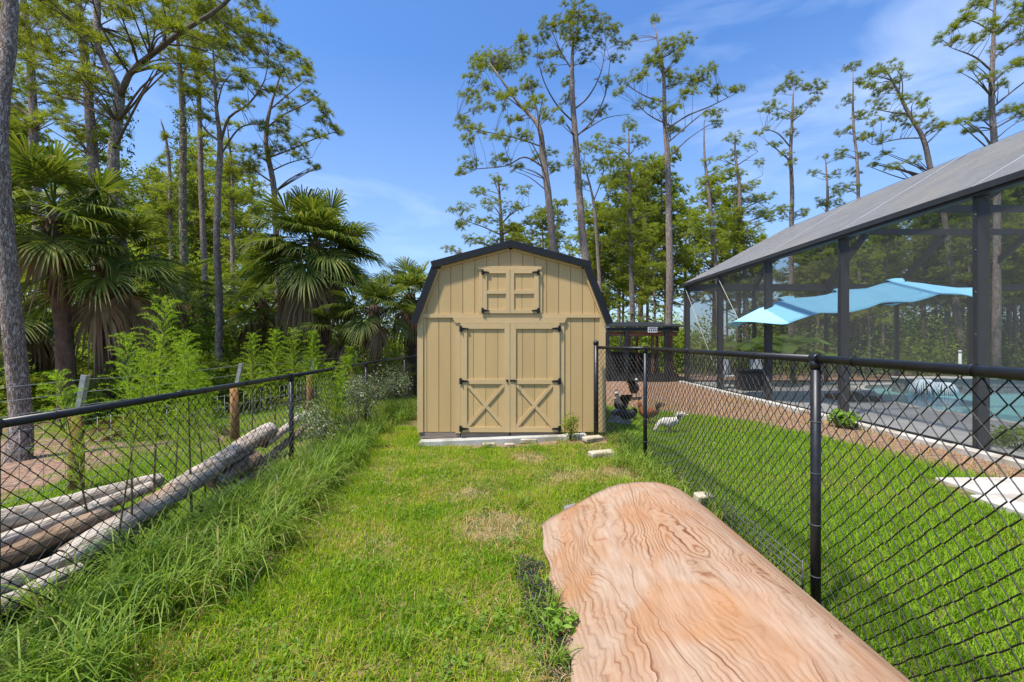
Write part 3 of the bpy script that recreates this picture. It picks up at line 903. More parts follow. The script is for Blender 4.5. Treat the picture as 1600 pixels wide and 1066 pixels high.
BAND0, BAND1 = sz(496.5), sz(490.5)
edges = [WL] + [x for x in (-0.02 + 0.19 * k for k in range(-8, 9)) if WL + 0.03 < x < WR - 0.03] + [WR]
G = 0.0045
for a, b in zip(edges[:-1], edges[1:]):
    sb().slab([(a + G, WB - 0.012), (b - G, WB - 0.012), (b - G, BAND0), (a + G, BAND0)], SY + 0.018, SY + 0.036).build('siding_board', M['paint'], shed)
    xs_ = [a + G] + [p[0] for p in INN[1:4] if a + G < p[0] < b - G] + [b - G]
    up = [(x, roofz(x)) for x in xs_]
    sb().slab([(a + G, BAND1 - .005), (b - G, BAND1 - .005)] + up[::-1], SY + 0.018, SY + 0.036).build('siding_board', M['paint'], shed)
def trim(nm, x0, x1, z0, z1, front, back=0.03, parent=None, mat='trim'):
    return sb().box(x0, x1, SY + front, SY + back, z0, z1).build(nm, M[mat], parent or shed)
trim('corner_trim', WL - 0.012, WL + 0.08, WB - 0.014, BAND0 + 0.001, 0.0)
trim('corner_trim', WR - 0.08, WR + 0.012, WB - 0.016, BAND0 + 0.001, 0.0)
sb().slab([(WL - 0.013, BAND0), (WR + 0.013, BAND0), (WR + 0.005, BAND1), (WL - 0.005, BAND1)], SY - 0.004, SY + 0.03).build('band_board', M['trim'], shed)
# door surrounds
def header(x0, x1, z0, z1, flare, front):
    sb().slab([(x0 + flare, z0), (x1 - flare, z0), (x1, z1 - 0.012), (x1, z1), (x0, z1), (x0, z1 - 0.012)], SY + front, SY + 0.03).build('door_header', M['trim'], shed)
DT, DB = sz(505), sz(675)
header(sx(708), sx(885), DT + 0.003, BAND0 - 0.003, 0.035, -0.018)
trim('door_casing', sx(711.5), sx(719.5), DB - 0.02, DT + 0.002, -0.003)
trim('door_casing', sx(874.5), sx(881.5), DB - 0.0, DT + 0.002, -0.003)
LT, LB = sz(421.5), sz(490)
header(sx(745), sx(847.5), LT + 0.003, sz(416), 0.02, -0.016)
trim('door_casing', sx(748.5), sx(754), LB - 0.0, LT + 0.002, -0.003)
trim('door_casing', sx(841.5), sx(847), LB - 0.0, LT + 0.002, -0.003)

def hinge(door, x, z, side, s=1.0):
    """a T hinge: upright plate on the casing, tapered strap across the door; side +1 straps to the right"""
    o = Vector((x, SY, z))
    h = MB(o)
    h.box(x - 0.018 * s, x + 0.018 * s, SY - 0.046, SY - 0.018, z - 0.047 * s, z + 0.047 * s)
    st = [(x + side * 0.0185 * s, z - 0.022 * s), (x + side * 0.0185 * s, z + 0.022 * s), (x + side * 0.125 * s, z + 0.008 * s), (x + side * 0.125 * s, z - 0.008 * s)]
    h.slab(st if side < 0 else st[::-1], SY - 0.044, SY - 0.018)
    h.tube([(x + side * 0.02 * s, SY - 0.05, z - 0.05 * s), (x + side * 0.02 * s, SY - 0.05, z + 0.05 * s)], 0.008 * s, 6)
    ob = h.build('hinge', M['hinge'], door)
    ob.location = o - DO
    return ob
DO = Vector((0, 0, 0))
def door(name, x0, x1, z0, z1, sl, sr, rails, grooves, brace=None, label=None):
    global DO
    DO = Vector(((x0 + x1) / 2, SY, z0))
    d = bpy.data.objects.new(name, None); COL.objects.link(d); d.parent = shed; d.location = DO - SH; d.empty_display_size = .1
    if label: d['label'] = label
    def db(): return MB(DO)
    xs_ = [x0 + 0.004] + grooves + [x1 - 0.004]
    for a, b in zip(xs_[:-1], xs_[1:]):
        db().box(a + 0.003, b - 0.003, SY - 0.008, SY + 0.022, z0 + 0.004, z1 - 0.004).build('door_board', M['paint'], d)
    db().box(x0, x0 + sl, SY - 0.030, SY - 0.0075, z0, z1).build('stile', M['trim'], d)
    db().box(x1 - sr, x1, SY - 0.030, SY - 0.0075, z0, z1).build('stile', M['trim'], d)
    for (a, b) in rails:
        db().box(x0 + sl + 0.001, x1 - sr - 0.001, SY - 0.028, SY - 0.0075, a, b).build('rail', M['trim'], d)
    if brace:
        za, zb = brace
        xa, xb = x0 + sl + 0.002, x1 - sr - 0.002
        w = 0.055
        d1 = Vector((xb - xa, 0, zb - za)); n = Vector((-d1.z, 0, d1.x)).normalized()
        for k, (A, B) in enumerate((((xa, za), (xb, zb)), ((xa, zb), (xb, za)))):
            # a corner to corner brace cut square to stile and rail
            sgn = 1 if k == 0 else -1
            hz = w * 0.72; hx = w * 0.60
            if k == 0:
                poly = [(xa, za), (xa + hx, za), (xb, zb - hz), (xb, zb), (xb - hx, zb), (xa, za + hz)]
            else:
                poly = [(xa, zb), (xa, zb - hz), (xb - hx, za), (xb, za), (xb, za + hz), (xa + hx, zb)]
            db().slab(poly, SY - 0.026 + k * 0.002, SY - 0.0072 - k * 0.0004).build('brace', M['trim'], d)
    return d
g = 0.003
dl = door('door', sx(720), sx(797) - g, DB, DT, .10, .085, [(sz(514), DT - .001), (sz(600), sz(592.5)), (DB + .001, sz(667))], [sx(740), sx(759), sx(778)], (sz(667) + .001, sz(600) - .001))
for py in (514, 595.5, 669.5): hinge(dl, sx(720), sz(py), 1)
lt = MB(DO); lt.obox((sx(792.5), SY - 0.037, sz(594.5)), (0.034, 0.022, 0.036), bev=0.004); lt.build('latch_keeper', M['hinge'], dl)
dr = door('door', sx(797) + g, sx(874), DB, DT, .09, .10, [(sz(514), DT - .001), (sz(600), sz(592.5)), (DB + .001, sz(667))], [sx(816.5), sx(835.5), sx(854.5)], (sz(667) + .001, sz(600) - .001))
for py in (513.5, 595.5, 669.5): hinge(dr, sx(874.5), sz(py), -1)
lt = MB(DO); lt.obox((sx(802), SY - 0.036, sz(594.5)), (0.1, 0.016, 0.03), bev=0.004); lt.tube([(sx(803), SY - .044, sz(594.5)), (sx(803.5), SY - .075, sz(594)), (sx(808), SY - .072, sz(595)), (sx(808), SY - .044, sz(595))], .006, 6); lt.build('latch', M['hinge'], dr)
d2 = door('loft_door', sx(754.5), sx(797) - g, LB, LT, .065, .062, [(sz(427.5), LT - .001), (sz(459.5), sz(454)), (LB + .001, sz(484))], [sx(778)])
for py in (426, 485.5): hinge(d2, sx(754), sz(py), 1, .85)
d2 = door('loft_door', sx(797) + g, sx(841.5), LB, LT, .06, .072, [(sz(427.5), LT - .001), (sz(459.5), sz(454)), (LB + .001, sz(484))], [sx(815.5)])
for py in (426, 485.5): hinge(d2, sx(841.5), sz(py), -1, .85)

# roof: four slopes of black metal, rake trim at the front, tan soffit under the overhang
roof = sb()
def slope(a, b, t, y0, y1, nm, mat, lift=0.0):
    a, b = Vector((a[0], 0, a[1])), Vector((b[0], 0, b[1]))
    n = (b - a).normalized(); n = Vector((-n.z, 0, n.x))
    if n.z < 0: n = -n
    a1, b1 = a + n * lift, b + n * lift
    a2, b2 = a1 - n * t, b1 - n * t
    return sb().slab([(a1.x, a1.z), (b1.x, b1.z), (b2.x, b2.z), (a2.x, a2.z)], y0, y1).build(nm, M[mat], shed)
for i in range(4):
    a, b = OUT[i], OUT[i + 1]
    slope(a, b, 0.045, SY - 0.04, SY + 4.5, 'roof_panel', 'black_metal')
    # rake trim a little proud, over the panel's front edge
    ext = 0.02 if i in (1, 2) else 0.0
    d = (Vector(b) - Vector(a)).normalized()
    aa = Vector(a) - d * (0.03 if i == 1 else 0); bb = Vector(b) + d * (0.03 if i == 2 else 0)
    aa = aa - d * (0.0 if i == 0 else 0.022); bb = bb + d * (0.0 if i == 3 else 0.022)
    slope(aa, bb, 0.105, SY - 0.064 - 0.0025 * (i + (2 if i in (1, 2) else 0)), SY - 0.042, 'rake_trim', 'black_metal', 0.012)
    slope(a, b, 0.03, SY - 0.036, SY + 0.03, 'soffit', 'trim', -0.06)
    slope(a, b, 0.03, SY - 0.012, SY + 0.02, 'rake_board', 'trim', -0.095)
# standing seams of the upper slopes
for i in range(4):
    for k in range(1, 10):
        yy = SY - 0.1 + k * 0.46
        slope(OUT[i], OUT[i + 1], 0.02, yy - 0.012, yy + 0.012, 'seam', 'black_metal', 0.021)

# weathered skids under the doors
SK = ((sx(655), sx(719), WB - 0.115, WB - 0.02), (sx(720.5), sx(796), WB - 0.105, DB - 0.004), (sx(798), sx(868), WB - 0.09, DB - 0.006))
for k, (xa, xb, za, zb) in enumerate(SK):
    sb().obox(((xa + xb) / 2, SY + 0.05 - 0.01 * k, (za + zb) / 2), (xb - xa, 0.06, zb - za), bev=0.006).build('skid_board', M['grey_wood'], shed)
sb().box(WL + 0.05, WR - 0.05, SY + 0.1, SY + 4.3, -0.05, WB + 0.001).build('floor_frame', M['grey_wood'], shed)

# concrete footing: a long beam, not quite level
foot = MB((0, SY - 0.06, 0))
foot.obox((-0.14, SY - 0.05, 0.03), (2.62, 0.19, 0.125), Matrix.Rotation(R(-2.3), 3, 'Y'), bev=0.012)
setp(foot.build('concrete_footing', M['concrete'], None, (0, SY - 0.06, 0)), 'long pale concrete beam lying under the front of the tan shed', 'footing')

# loose blocks
def block(name, px, py, size, rz, mat, label, tilt=0.0, cat='block', group=None):
    Y = 1137.6 / (py - 533)
    X = (px - 800) / F * Y
    z = gz(X, Y) + size[2] * 0.5
    mb = MB()
    rot = Matrix.Rotation(rz, 3, 'Z') @ Matrix.Rotation(tilt, 3, 'X')
    mb.obox((0, 0, 0), size, rot, bev=0.012)
    for i, v in enumerate(mb.v):
        mb.v[i] = tuple(c + rnd.uniform(-.004, .004) for c in v)
    o = mb.build(name, M[mat], None, (X, Y, z))
    return setp(o, label, cat, group)
block('paving_block', 785, 692, (0.17, 0.10, 0.09), 0.1, 'block', 'pale block standing against the footing below the door gap', cat='block')
block('paving_block', 764, 697.5, (0.20, 0.08, 0.06), 0.05, 'block', 'low dark-stained block nearest the bare dirt before the shed door')
block('paving_block', 796, 699, (0.15, 0.09, 0.06), -0.1, 'block', 'small pale block lying in grass in front of the upright one')
block('paving_block', 826, 694, (0.25, 0.10, 0.07), 0.03, 'block', 'longest pale block before the hinged edge of the shed door')
block('wood_block', 926, 698, (0.31, 0.14, 0.07), 0.42, 'block', 'tan wooden block lying closer to the shed corner post', 0.1, 'block')
block('wood_block', 940, 713, (0.36, 0.14, 0.07), 0.35, 'block', 'tan wooden block lying farther from the shed, beside tall grass', 0.08, 'block')

# ------------------------------------------------------------------ chain-link fences
def chain(A, B, z0A, z0B, z1A, z1B, a, r, off):
    """diamond mesh of woven wires between two ground points"""
    A, B = Vector((*A, 0)), Vector((*B, 0))
    Ln = (B - A).length
    t = (B - A) / Ln
    n = Vector((-t.y, t.x, 0))
    nw = int(Ln / a)
    V, T = [], []
    t_ = np.array(t); n_ = np.array(n); A_ = np.array(A)
    rows = int((max(z1A, z1B) - min(z0A, z0B)) / a)
    q = 0
    wave = RG.normal(0, 1, 6)
    for i in range(nw):
        js = np.arange(0, rows + 1)
        par = (js + i) % 2                       # where the wire stands: its own column or the next
        s = (i + par) * a
        f = s / Ln
        zb = z0A + (z0B - z0A) * f
        z = zb + js * a
        zt = z1A + (z1B - z1A) * f
        sway = 0.013 * np.sin(s * 2.1 + wave[0]) * np.sin(z * 3.3 + wave[1])
        pts = A_ + np.outer(s + 0.004 * np.sin(z * 5 + i * 1.7), t_) + np.outer(np.where(par == 0, r * 0.9, -r * 0.9) + sway + off, n_)
        pts[:, 2] = z
        pts = pts[z <= zt + 0.035]
        p0, p1 = pts[:-1], pts[1:]
        d = p1 - p0
        d = d / np.linalg.norm(d, axis=1)[:, None]
        u = np.cross(d, n_); u /= np.linalg.norm(u, axis=1)[:, None]
        nn = np.tile(n_, (len(d), 1))
        e = d * r * 0.6
        ring = [p0 - e + u * r, p0 - e + nn * r, p0 - e - u * r, p0 - e - nn * r, p1 + e + u * r, p1 + e + nn * r, p1 + e - u * r, p1 + e - nn * r]
        vv = np.stack(ring, 1).reshape(-1, 3)
        m = len(d)
        base = q + np.arange(m)[:, None] * 8
        tt = []
        for k in range(4):
            k2 = (k + 1) % 4
            tt += [[k, k2, k2 + 4], [k, k2 + 4, k + 4]]
        tt = np.array(tt)
        T.append((base[:, None, :] + tt[None]).reshape(-1, 3))
        V.append(vv); q += m * 8
    return np.concatenate(V), np.concatenate(T)

def fence(name, label, pts, heights, posts, off, a=0.044, r=0.0027, rail_r=0.023, post_r=0.027, tall=()):
    base = Vector((pts[0][0], pts[0][1], 0))
    root = empty(name, base, label, 'fence')
    for i in range(len(pts) - 1):
        A, B = pts[i], pts[i + 1]
        V, T = chain(A, B, gz(*A) + 0.02, gz(*B) + 0.02, heights[i], heights[i + 1], a, r, off)
        o = link('wire_mesh', tri_mesh('wire_mesh', V - np.array(base), T), M['wire'], root)
        o['kind'] = 'stuff'
        Av, Bv = Vector((A[0], A[1], heights[i])), Vector((B[0], B[1], heights[i + 1]))
        rl = MB(base); rl.tube([Av, Av.lerp(Bv, .5) + Vector((0, 0, -.004)), Bv], rail_r, 12); rl.build('top_rail', M['vinyl'], root)
        ln = (Bv - Av).length
        t = (Bv - Av).normalized()
        k = 0.3
        while k < ln:
            c = Av + t * k
            tie = MB(base)
            nrm = Vector((-t.y, t.x, 0))
            ring = [c + (nrm * math.cos(q) + Vector((0, 0, 1)) * math.sin(q)) * (rail_r + 0.003) for q in np.linspace(0, 2 * math.pi, 9)]
            tie.tube(ring, 0.0028, 5, cap=False)
            tie.tube([c + Vector((0, 0, -rail_r)) + nrm * off, c + nrm * off + t * 0.03 + Vector((0, 0, -0.09))], 0.0028, 5)
            tie.build('wire_tie', M['wire'], root)
            k += 0.62
        if ln > 1.4:
            c = Av + t * (ln * 0.42)
            MB(base).tube([c - t * 0.07, c + t * 0.07], rail_r + 0.003, 12).build('rail_sleeve', M['vinyl'], root)
    for (i, extra) in posts:
        x, y = pts[i]
        zt = heights[i] + extra
        pr = post_r * (1.35 if i in tall else 1)
        po = MB(base); po.tube([(x, y, gz(x, y) - 0.3), (x, y, zt)], pr, 14); po = po.build('post', M['vinyl'], root)
        cp = MB(base)
        if i in tall:
            cp.tube([(x, y, zt - 0.03), (x, y, zt + 0.015), (x, y, zt + 0.035)], [pr + 0.006, pr + 0.006, 0.012], 14)
        else:
            tt = Vector((pts[min(i + 1, len(pts) - 1)][0] - pts[max(i - 1, 0)][0], pts[min(i + 1, len(pts) - 1)][1] - pts[max(i - 1, 0)][1], 0)).normalized()
            c = Vector((x, y, heights[i]))
            cp.tube([c - tt * 0.03, c + tt * 0.03], rail_r + 0.006, 12)
            cp.tube([(x, y, heights[i] - 0.055), (x, y, heights[i] - 0.012)], pr + 0.005, 12)
        cp.build('loop_cap', M['vinyl'], root)
        for zz in np.arange(0.25, heights[i] - 0.05, 0.3):
            MB(base).tube([(x, y, gz(x, y) + zz), (x, y, gz(x, y) + zz + 0.005)], pr + 0.0022, 10).build('post_tie', M['grey_wire' if i not in tall else 'vinyl'], root)
    return root

fence('chain_link_fence', 'black chain-link fence nearer the pool, running up to the shed corner',
      [(1.30, 7.04), (1.78, 6.08), (1.775, 2.66), (1.76, -0.6)], [1.502, 1.502, 1.497, 1.466], [(0, 0.075), (1, 0.0), (2, 0.0)], 0.03, tall=(0,), r=0.0033)
fence('chain_link_fence', 'lower black chain-link fence along the log pile and woods',
      [(-2.49, -0.9), (-2.50, 2.19), (-2.57, 5.3), (-2.66, 8.3), (-2.69, 11.4), (-2.69, 14.4)], [1.195] * 6, [(1, 0), (2, 0), (3, 0), (4, 0), (5, 0)], -0.03)

# ------------------------------------------------------------------ wire field fence on wooden posts
fp = [(-4.95, 1.6), (-4.60, 4.8), (-4.45, 7.3), (-4.36, 9.8), (-4.3, 12.3)]
wf = empty('wire_fence', (fp[1][0], fp[1][1], 0), 'old galvanised wire stock fence on orange brown wooden posts', 'fence')
WO = Vector((fp[1][0], fp[1][1], 0))
for i, (x, y) in enumerate(fp):
    if i == 0: continue
    mb = MB(WO)
    mb.tube([(x, y, -0.3), (x + 0.005, y, 0.4), (x - 0.004, y, 0.86)], [0.068, 0.066, 0.064], 10, wob=0.05, seed=i)
    po = mb.build('post', M['post_wood'], wf)
    mb = MB(WO)
    rot = Matrix.Rotation(R(15), 3, 'Y') @ Matrix.Rotation(R(5), 3, 'X')
    mb.obox((x + 0.075, y - 0.03, 1.04), (0.055, 0.012, 0.42), rot)
    mb.obox((x + 0.1, y - 0.005, 1.04), (0.008, 0.045, 0.42), rot)
    mb.build('steel_arm', M['galv'], po)
for z, arm in ((0.12, 0), (0.27, 0), (0.42, 0), (0.58, 0), (0.76, 0), (0.93, .05), (1.07, .085), (1.2, .12)):
    pts = []
    for i, (x, y) in enumerate(fp):
        pts.append((x + arm, y, z + rnd.uniform(-.012, .012)))
        if i < len(fp) - 1:
            nx_, ny_ = fp[i + 1]
            for q in (.33, .66):
                pts.append((x + (nx_ - x) * q + arm, y + (ny_ - y) * q, z - 0.018 + rnd.uniform(-.012, .012)))
    MB(WO).tube(pts, 0.0032, 5).build('line_wire', M['galv'], wf)
stay = MB(WO)
for i in range(len(fp) - 1):
    (xa, ya), (xb, yb) = fp[i], fp[i + 1]
    for k in range(16):
        q = (k + .5) / 16
        x, y = xa + (xb - xa) * q, ya + (yb - ya) * q
        stay.tube([(x + rnd.uniform(-.006, .006), y, 0.1), (x, y, 0.76)], 0.0022, 4)
st = stay.build('stay_wires', M['galv'], wf)
st['kind'] = 'stuff'
# ------------------------------------------------------------------ bowed plywood sheet
prof = [(0.24, 0.0), (0.38, 0.115), (0.54, 0.216), (0.70, 0.295), (0.86, 0.352), (1.05, 0.392), (1.23, 0.398), (1.38, 0.35), (1.50, 0.275), (1.62, 0.19)]
px_, pz_ = [p[0] for p in prof], [p[1] for p in prof]
NU, NV = 44, 40
tt = np.linspace(0, len(prof) - 1, NU + 1)
ux = np.interp(tt, range(len(prof)), px_); uz = np.interp(tt, range(len(prof)), pz_)
for _ in range(3):
    ux[1:-1] = (ux[:-2] + 2 * ux[1:-1] + ux[2:]) / 4; uz[1:-1] = (uz[:-2] + 2 * uz[1:-1] + uz[2:]) / 4
arc = np.concatenate([[0], np.cumsum(np.hypot(np.diff(ux), np.diff(uz)))])
PO = Vector((0.9, 2.6, 0))
verts, uvs = [], []
for j in range(NV + 1):
    v = j / NV
    Y = 3.83 - 2.44 * v
    for i in range(NU + 1):
        u = i / NU
        wav = 0.006 * math.sin(v * 9 + u * 4) + 0.004 * math.sin(v * 21 - u * 11)
        x = ux[i] + 0.05 * v * (1 - u) + (0.012 * math.sin(v * 31) + 0.014 * (rnd.random() - .5)) * (i == 0)
        z = uz[i] * (1 + 0.05 * v) + wav * math.sin(math.pi * u) + gz(x, Y) * (1 - u) + 0.02 + 0.034 * (1 - sstep(0.0, 0.16, u)) * (0.55 + 0.45 * math.sin(v * 7 + 1.0))
        yy = Y + (0.012 * math.sin(u * 17) + 0.02 * (rnd.random() - .5)) * (v < 0.01) + 0.01 * math.sin(u * 5) - (0.035 * sstep(0.82, 1.0, u) if v < 0.02 else 0)
        verts.append((x - PO.x, yy - PO.y, z)); uvs.append((arc[i], Y))
n1 = (NU + 1) * (NV + 1)
bot = [(x, y, z - 0.018) for x, y, z in verts]
faces, mats = [], []
for j in range(NV):
    for i in range(NU):
        q = j * (NU + 1) + i
        faces.append((q, q + NU + 1, q + NU + 2, q + 1)); mats.append(0)
        faces.append((n1 + q, n1 + q + 1, n1 + q + NU + 2, n1 + q + NU + 1)); mats.append(1)
for i in range(NU):
    for j in (0, NV):
        q = j * (NU + 1) + i
        faces.append((q, q + 1, n1 + q + 1, n1 + q)); mats.append(1)
for j in range(NV):
    for i in (0, NU):
        q = j * (NU + 1) + i
        faces.append((q, q + NU + 1, n1 + q + NU + 1, n1 + q)); mats.append(1)
pm = bpy.data.meshes.new('plywood_sheet')
pm.from_pydata(verts + bot, [], faces)
pm.materials.append(M['ply']); pm.materials.append(M['ply_edge'])
pm.polygons.foreach_set('material_index', mats)
pm.polygons.foreach_set('use_smooth', [k == 0 for k in mats])
uvl = pm.uv_layers.new(name='UVMap')
vi = np.zeros(len(pm.loops), dtype=np.int32); pm.loops.foreach_get('vertex_index', vi)
uvl.data.foreach_set('uv', np.array(uvs + uvs, dtype=np.float32)[vi].ravel())
pm.update()
setp(link('plywood_sheet', pm, None, None, PO), 'large weathered plywood sheet bowed upward, lying in the grass', 'plywood')

block('lumber_scrap', 1098, 800, (0.16, 0.10, 0.16), 0.3, 'block', 'pale scrap of lumber poking out beside the far plywood corner', 0.2, 'lumber')
block('bark_chunk', 893, 806, (0.15, 0.09, 0.09), 0.6, 'rock', 'small grey bark chunk at the far edge of the plywood', 0.2, 'bark')
# galvanised grate between sheet and fence
gr = empty('wire_grate', (1.74, 3.2, 0.05), 'galvanised wire grate standing between the plywood and the fence', 'grate')
for z in (0.09, 0.135, 0.18, 0.225, 0.27):
    MB((1.74, 3.2, 0.05)).tube([(1.745 - 0.0 * z, 2.74, z), (1.745, 3.75, z + 0.02)], 0.0028, 5).build('bar', M['grey_wire'], gr)
for k in range(12):
    y = 2.74 + k * 0.0918
    MB((1.74, 3.2, 0.05)).tube([(1.749, y, 0.07), (1.749, y, 0.28 + 0.02 * (y - 2.74))], 0.0018 if k else 0.004, 5).build('crossbar', M['grey_wire'], gr)

# crumpled strip of black chain-link on the ground
V, T = [], []
q = 0
for layer in range(3):
    a_ = 0.027
    nI, nJ = 7 - layer, 44 - 7 * layer
    for i in range(nI):
        js = np.arange(nJ + 1); par = (js + i) % 2
        s = (i + par) * a_; w = js * a_
        y = 3.26 - w * 0.97 + 0.012 * layer
        x = 0.012 + s + 0.125 * w / 1.2 + 0.03 * np.sin(w * 6 + layer * 2) + layer * 0.012 + 0.016 * np.sin(w * 17)
        z = 0.018 + layer * 0.016 + 0.025 * np.abs(np.sin(s * 13 + w * 5 + layer)) + 0.012 * np.sin(w * 23 + i) + gh(x, y)
        p = np.stack([x, y, z], 1) + RG.normal(0, 0.004, (nJ + 1, 3))
        p0, p1 = p[:-1], p[1:]
        d = p1 - p0; d /= np.linalg.norm(d, axis=1)[:, None]
        up = np.array([0, 0, 1.0]); u = np.cross(d, up); u /= np.linalg.norm(u, axis=1)[:, None]; nn = np.cross(u, d)
        r = 0.0026
        ring = np.stack([p0 + u * r, p0 + nn * r, p0 - u * r, p1 + u * r, p1 + nn * r, p1 - u * r], 1)
        tri = np.array([[0, 1, 4], [0, 4, 3], [1, 2, 5], [1, 5, 4]])
        T.append((q + np.arange(len(d))[:, None, None] * 6 + tri[None]).reshape(-1, 3)); V.append(ring.reshape(-1, 3)); q += len(d) * 6
V = np.concatenate(V) - np.array((0.1, 2.7, 0))
setp(link('fence_offcut', tri_mesh('fence_offcut', V, np.concatenate(T)), M['wire'], None, (0.1, 2.7, 0)), 'crumpled strip of black chain-link lying along the plywood edge', 'wire mesh')

# ------------------------------------------------------------------ log pile
def log(label, a, b, r0, r1, mat, sub=14, bend=0.03, cut=False):
    a, b = Vector(a), Vector(b)
    o = (a + b) / 2
    lr = random.Random(label)
    pts, rad = [], []
    side = (b - a).cross(Vector((0, 0, 1))).normalized()
    for i in range(sub + 1):
        q = i / sub
        pts.append(a.lerp(b, q) + side * bend * math.sin(q * 5 + lr.random() * .4) + Vector((0, 0, bend * .6 * math.sin(q * 4 + 1))))
        rad.append((r0 + (r1 - r0) * q) * (1 + 0.06 * math.sin(q * 17 + lr.random()) + lr.uniform(-.05, .05)))
    root = empty('log', o, label, 'log', 'logs stacked beyond the lower fence')
    mb = MB(o); mb.tube(pts, rad, 14, cap=False, wob=0.06, seed=sum(map(ord, label)) % 999); mb.build('trunk', M[mat], root)
    for p, n, rr in ((pts[0], pts[0] - pts[1], rad[0]), (pts[-1], pts[-1] - pts[-2], rad[-1])):
        n = n.normalized(); u = n.orthogonal().normalized(); w = n.cross(u)
        ring = [p + (u * math.cos(2 * math.pi * k / 14) + w * math.sin(2 * math.pi * k / 14)) * rr * 0.985 for k in range(14)]
        MB(o).add(ring + [p + n * 0.006], [(k, (k + 1) % 14, 14) for k in range(14)]).build('cut_face', M['log_end'], root)
    return root
log('longest bleached log, rising to a raised rounded end near the fence post', (-2.93, 2.95, 0.15), (-2.98, 5.65, 0.515), 0.085, 0.105, 'log', 26, 0.03)
log('thick pale log on top of the pile, farthest from the fence', (-3.31, 1.9, 0.52), (-3.32, 4.3, 0.30), 0.078, 0.07, 'log', 20)
log('thin pale log second from the top of the pile', (-3.15, 1.9, 0.38), (-3.16, 4.0, 0.33), 0.056, 0.05, 'log', 20, 0.02)
log('orange brown log with a dark hollow end in the middle of the pile', (-3.0, 1.9, 0.31), (-3.01, 3.40, 0.325), 0.058, 0.064, 'log_brown', 16)
log('pale cracked log low in the pile under the hollow one', (-2.89, 1.8, 0.27), (-2.91, 3.5, 0.15), 0.062, 0.058, 'log', 16)
log('lowest pale log of the pile, half hidden by tall grass', (-2.77, 1.7, 0.21), (-2.79, 2.95, 0.13), 0.062, 0.055, 'log', 14)
log('dark log lying on the ground below the thick pale one', (-3.28, 2.0, 0.2), (-3.2, 4.1, 0.12), 0.085, 0.08, 'log_brown', 14)
log('grey brown log lying deepest under the pile', (-3.06, 1.9, 0.12), (-3.02, 3.6, 0.09), 0.085, 0.08, 'log_brown', 14)
log('short brown stub with its dark cut face under the raised log end', (-2.98, 4.55, 0.16), (-2.86, 5.12, 0.30), 0.085, 0.075, 'log_brown', 8, 0.0)
log('mossy yellowish branch log beyond the fence post, nearest the vines', (-2.9, 4.75, 0.1), (-3.0, 6.7, 0.36), 0.055, 0.04, 'log_brown', 14)
log('thin bleached branch on top of the mossy log', (-3.0, 5.5, 0.35), (-3.2, 7.1, 0.5), 0.06, 0.035, 'log', 12)
log('thin brown branch along the ground beside the bleached log', (-2.82, 4.1, 0.07), (-2.9, 6.1, 0.17), 0.045, 0.03, 'log_brown', 14)

# ------------------------------------------------------------------ rocks and leaning pole by the shed
def rock(x, y, r, label, seed, mat='rock'):
    import bmesh
    bm = bmesh.new()
    bmesh.ops.create_icosphere(bm, subdivisions=3, radius=1.0)
    rr = random.Random(seed)
    ph = [rr.uniform(0, 6) for _ in range(6)]
    for v in bm.verts:
        d = v.co.normalized()
        k = 1 + 0.14 * math.sin(3 * d.x + ph[0]) + 0.12 * math.sin(4 * d.y + ph[1]) + 0.08 * math.sin(7 * d.z + ph[2]) + 0.05 * math.sin(9 * d.x * d.y + ph[3])
        v.co = Vector((d.x * r[0], d.y * r[1], d.z * r[2])) * k
    me = bpy.data.meshes.new('rock'); bm.to_mesh(me); bm.free()
    o = link('rock', me, M[mat], None, (x, y, gz(x, y) + r[2] * 0.45))
    return setp(o, label, 'rock')
rock(1.95, 8.35, (0.24, 0.16, 0.13), 'grey rock lowest beside the shed corner, below the big black hen', 3)
rock(2.16, 8.95, (0.2, 0.17, 0.2), 'taller grey rock farther back behind the black pecking hen', 5)
mb = MB((1.75, 8.6, 0))
mb.tube([(1.80, 8.75, 0.0), (1.74, 8.5, 0.7), (1.66, 8.1, 1.4), (1.55, 7.75, 1.83)], [0.018, 0.017, 0.016, 0.014], 8)
setp(mb.build('leaning_pole', M['grey_wood'], None, (1.75, 8.6, 0)), 'thin crooked pole leaning against the shed corner eave', 'pole')

# ------------------------------------------------------------------ chickens
M['black_f'] = surf('black_feathers', (0.012, 0.012, 0.013), (0.03, 0.029, 0.028), scale=30, rough=0.6, bump=0.5, bscale=70)
M['barred_f'] = surf('barred_feathers', (0.014, 0.013, 0.013), (0.10, 0.095, 0.09), scale=34, rough=0.75, bump=0.5, bscale=60, lo=0.45, hi=0.6)
M['white_f'] = surf('white_feathers', (0.66, 0.62, 0.54), (0.52, 0.47, 0.39), scale=20, rough=0.75, bump=0.5, bscale=60)
M['brown_f'] = surf('chestnut_feathers', (0.30, 0.10, 0.03), (0.19, 0.06, 0.02), scale=18, rough=0.7, bump=0.5, bscale=60)
M['comb'] = surf('red_comb', (0.45, 0.03, 0.025), (0.35, 0.02, 0.02), scale=20, rough=0.5)
M['shank'] = surf('yellow_shank', (0.35, 0.26, 0.10), (0.26, 0.19, 0.07), scale=20, rough=0.6)
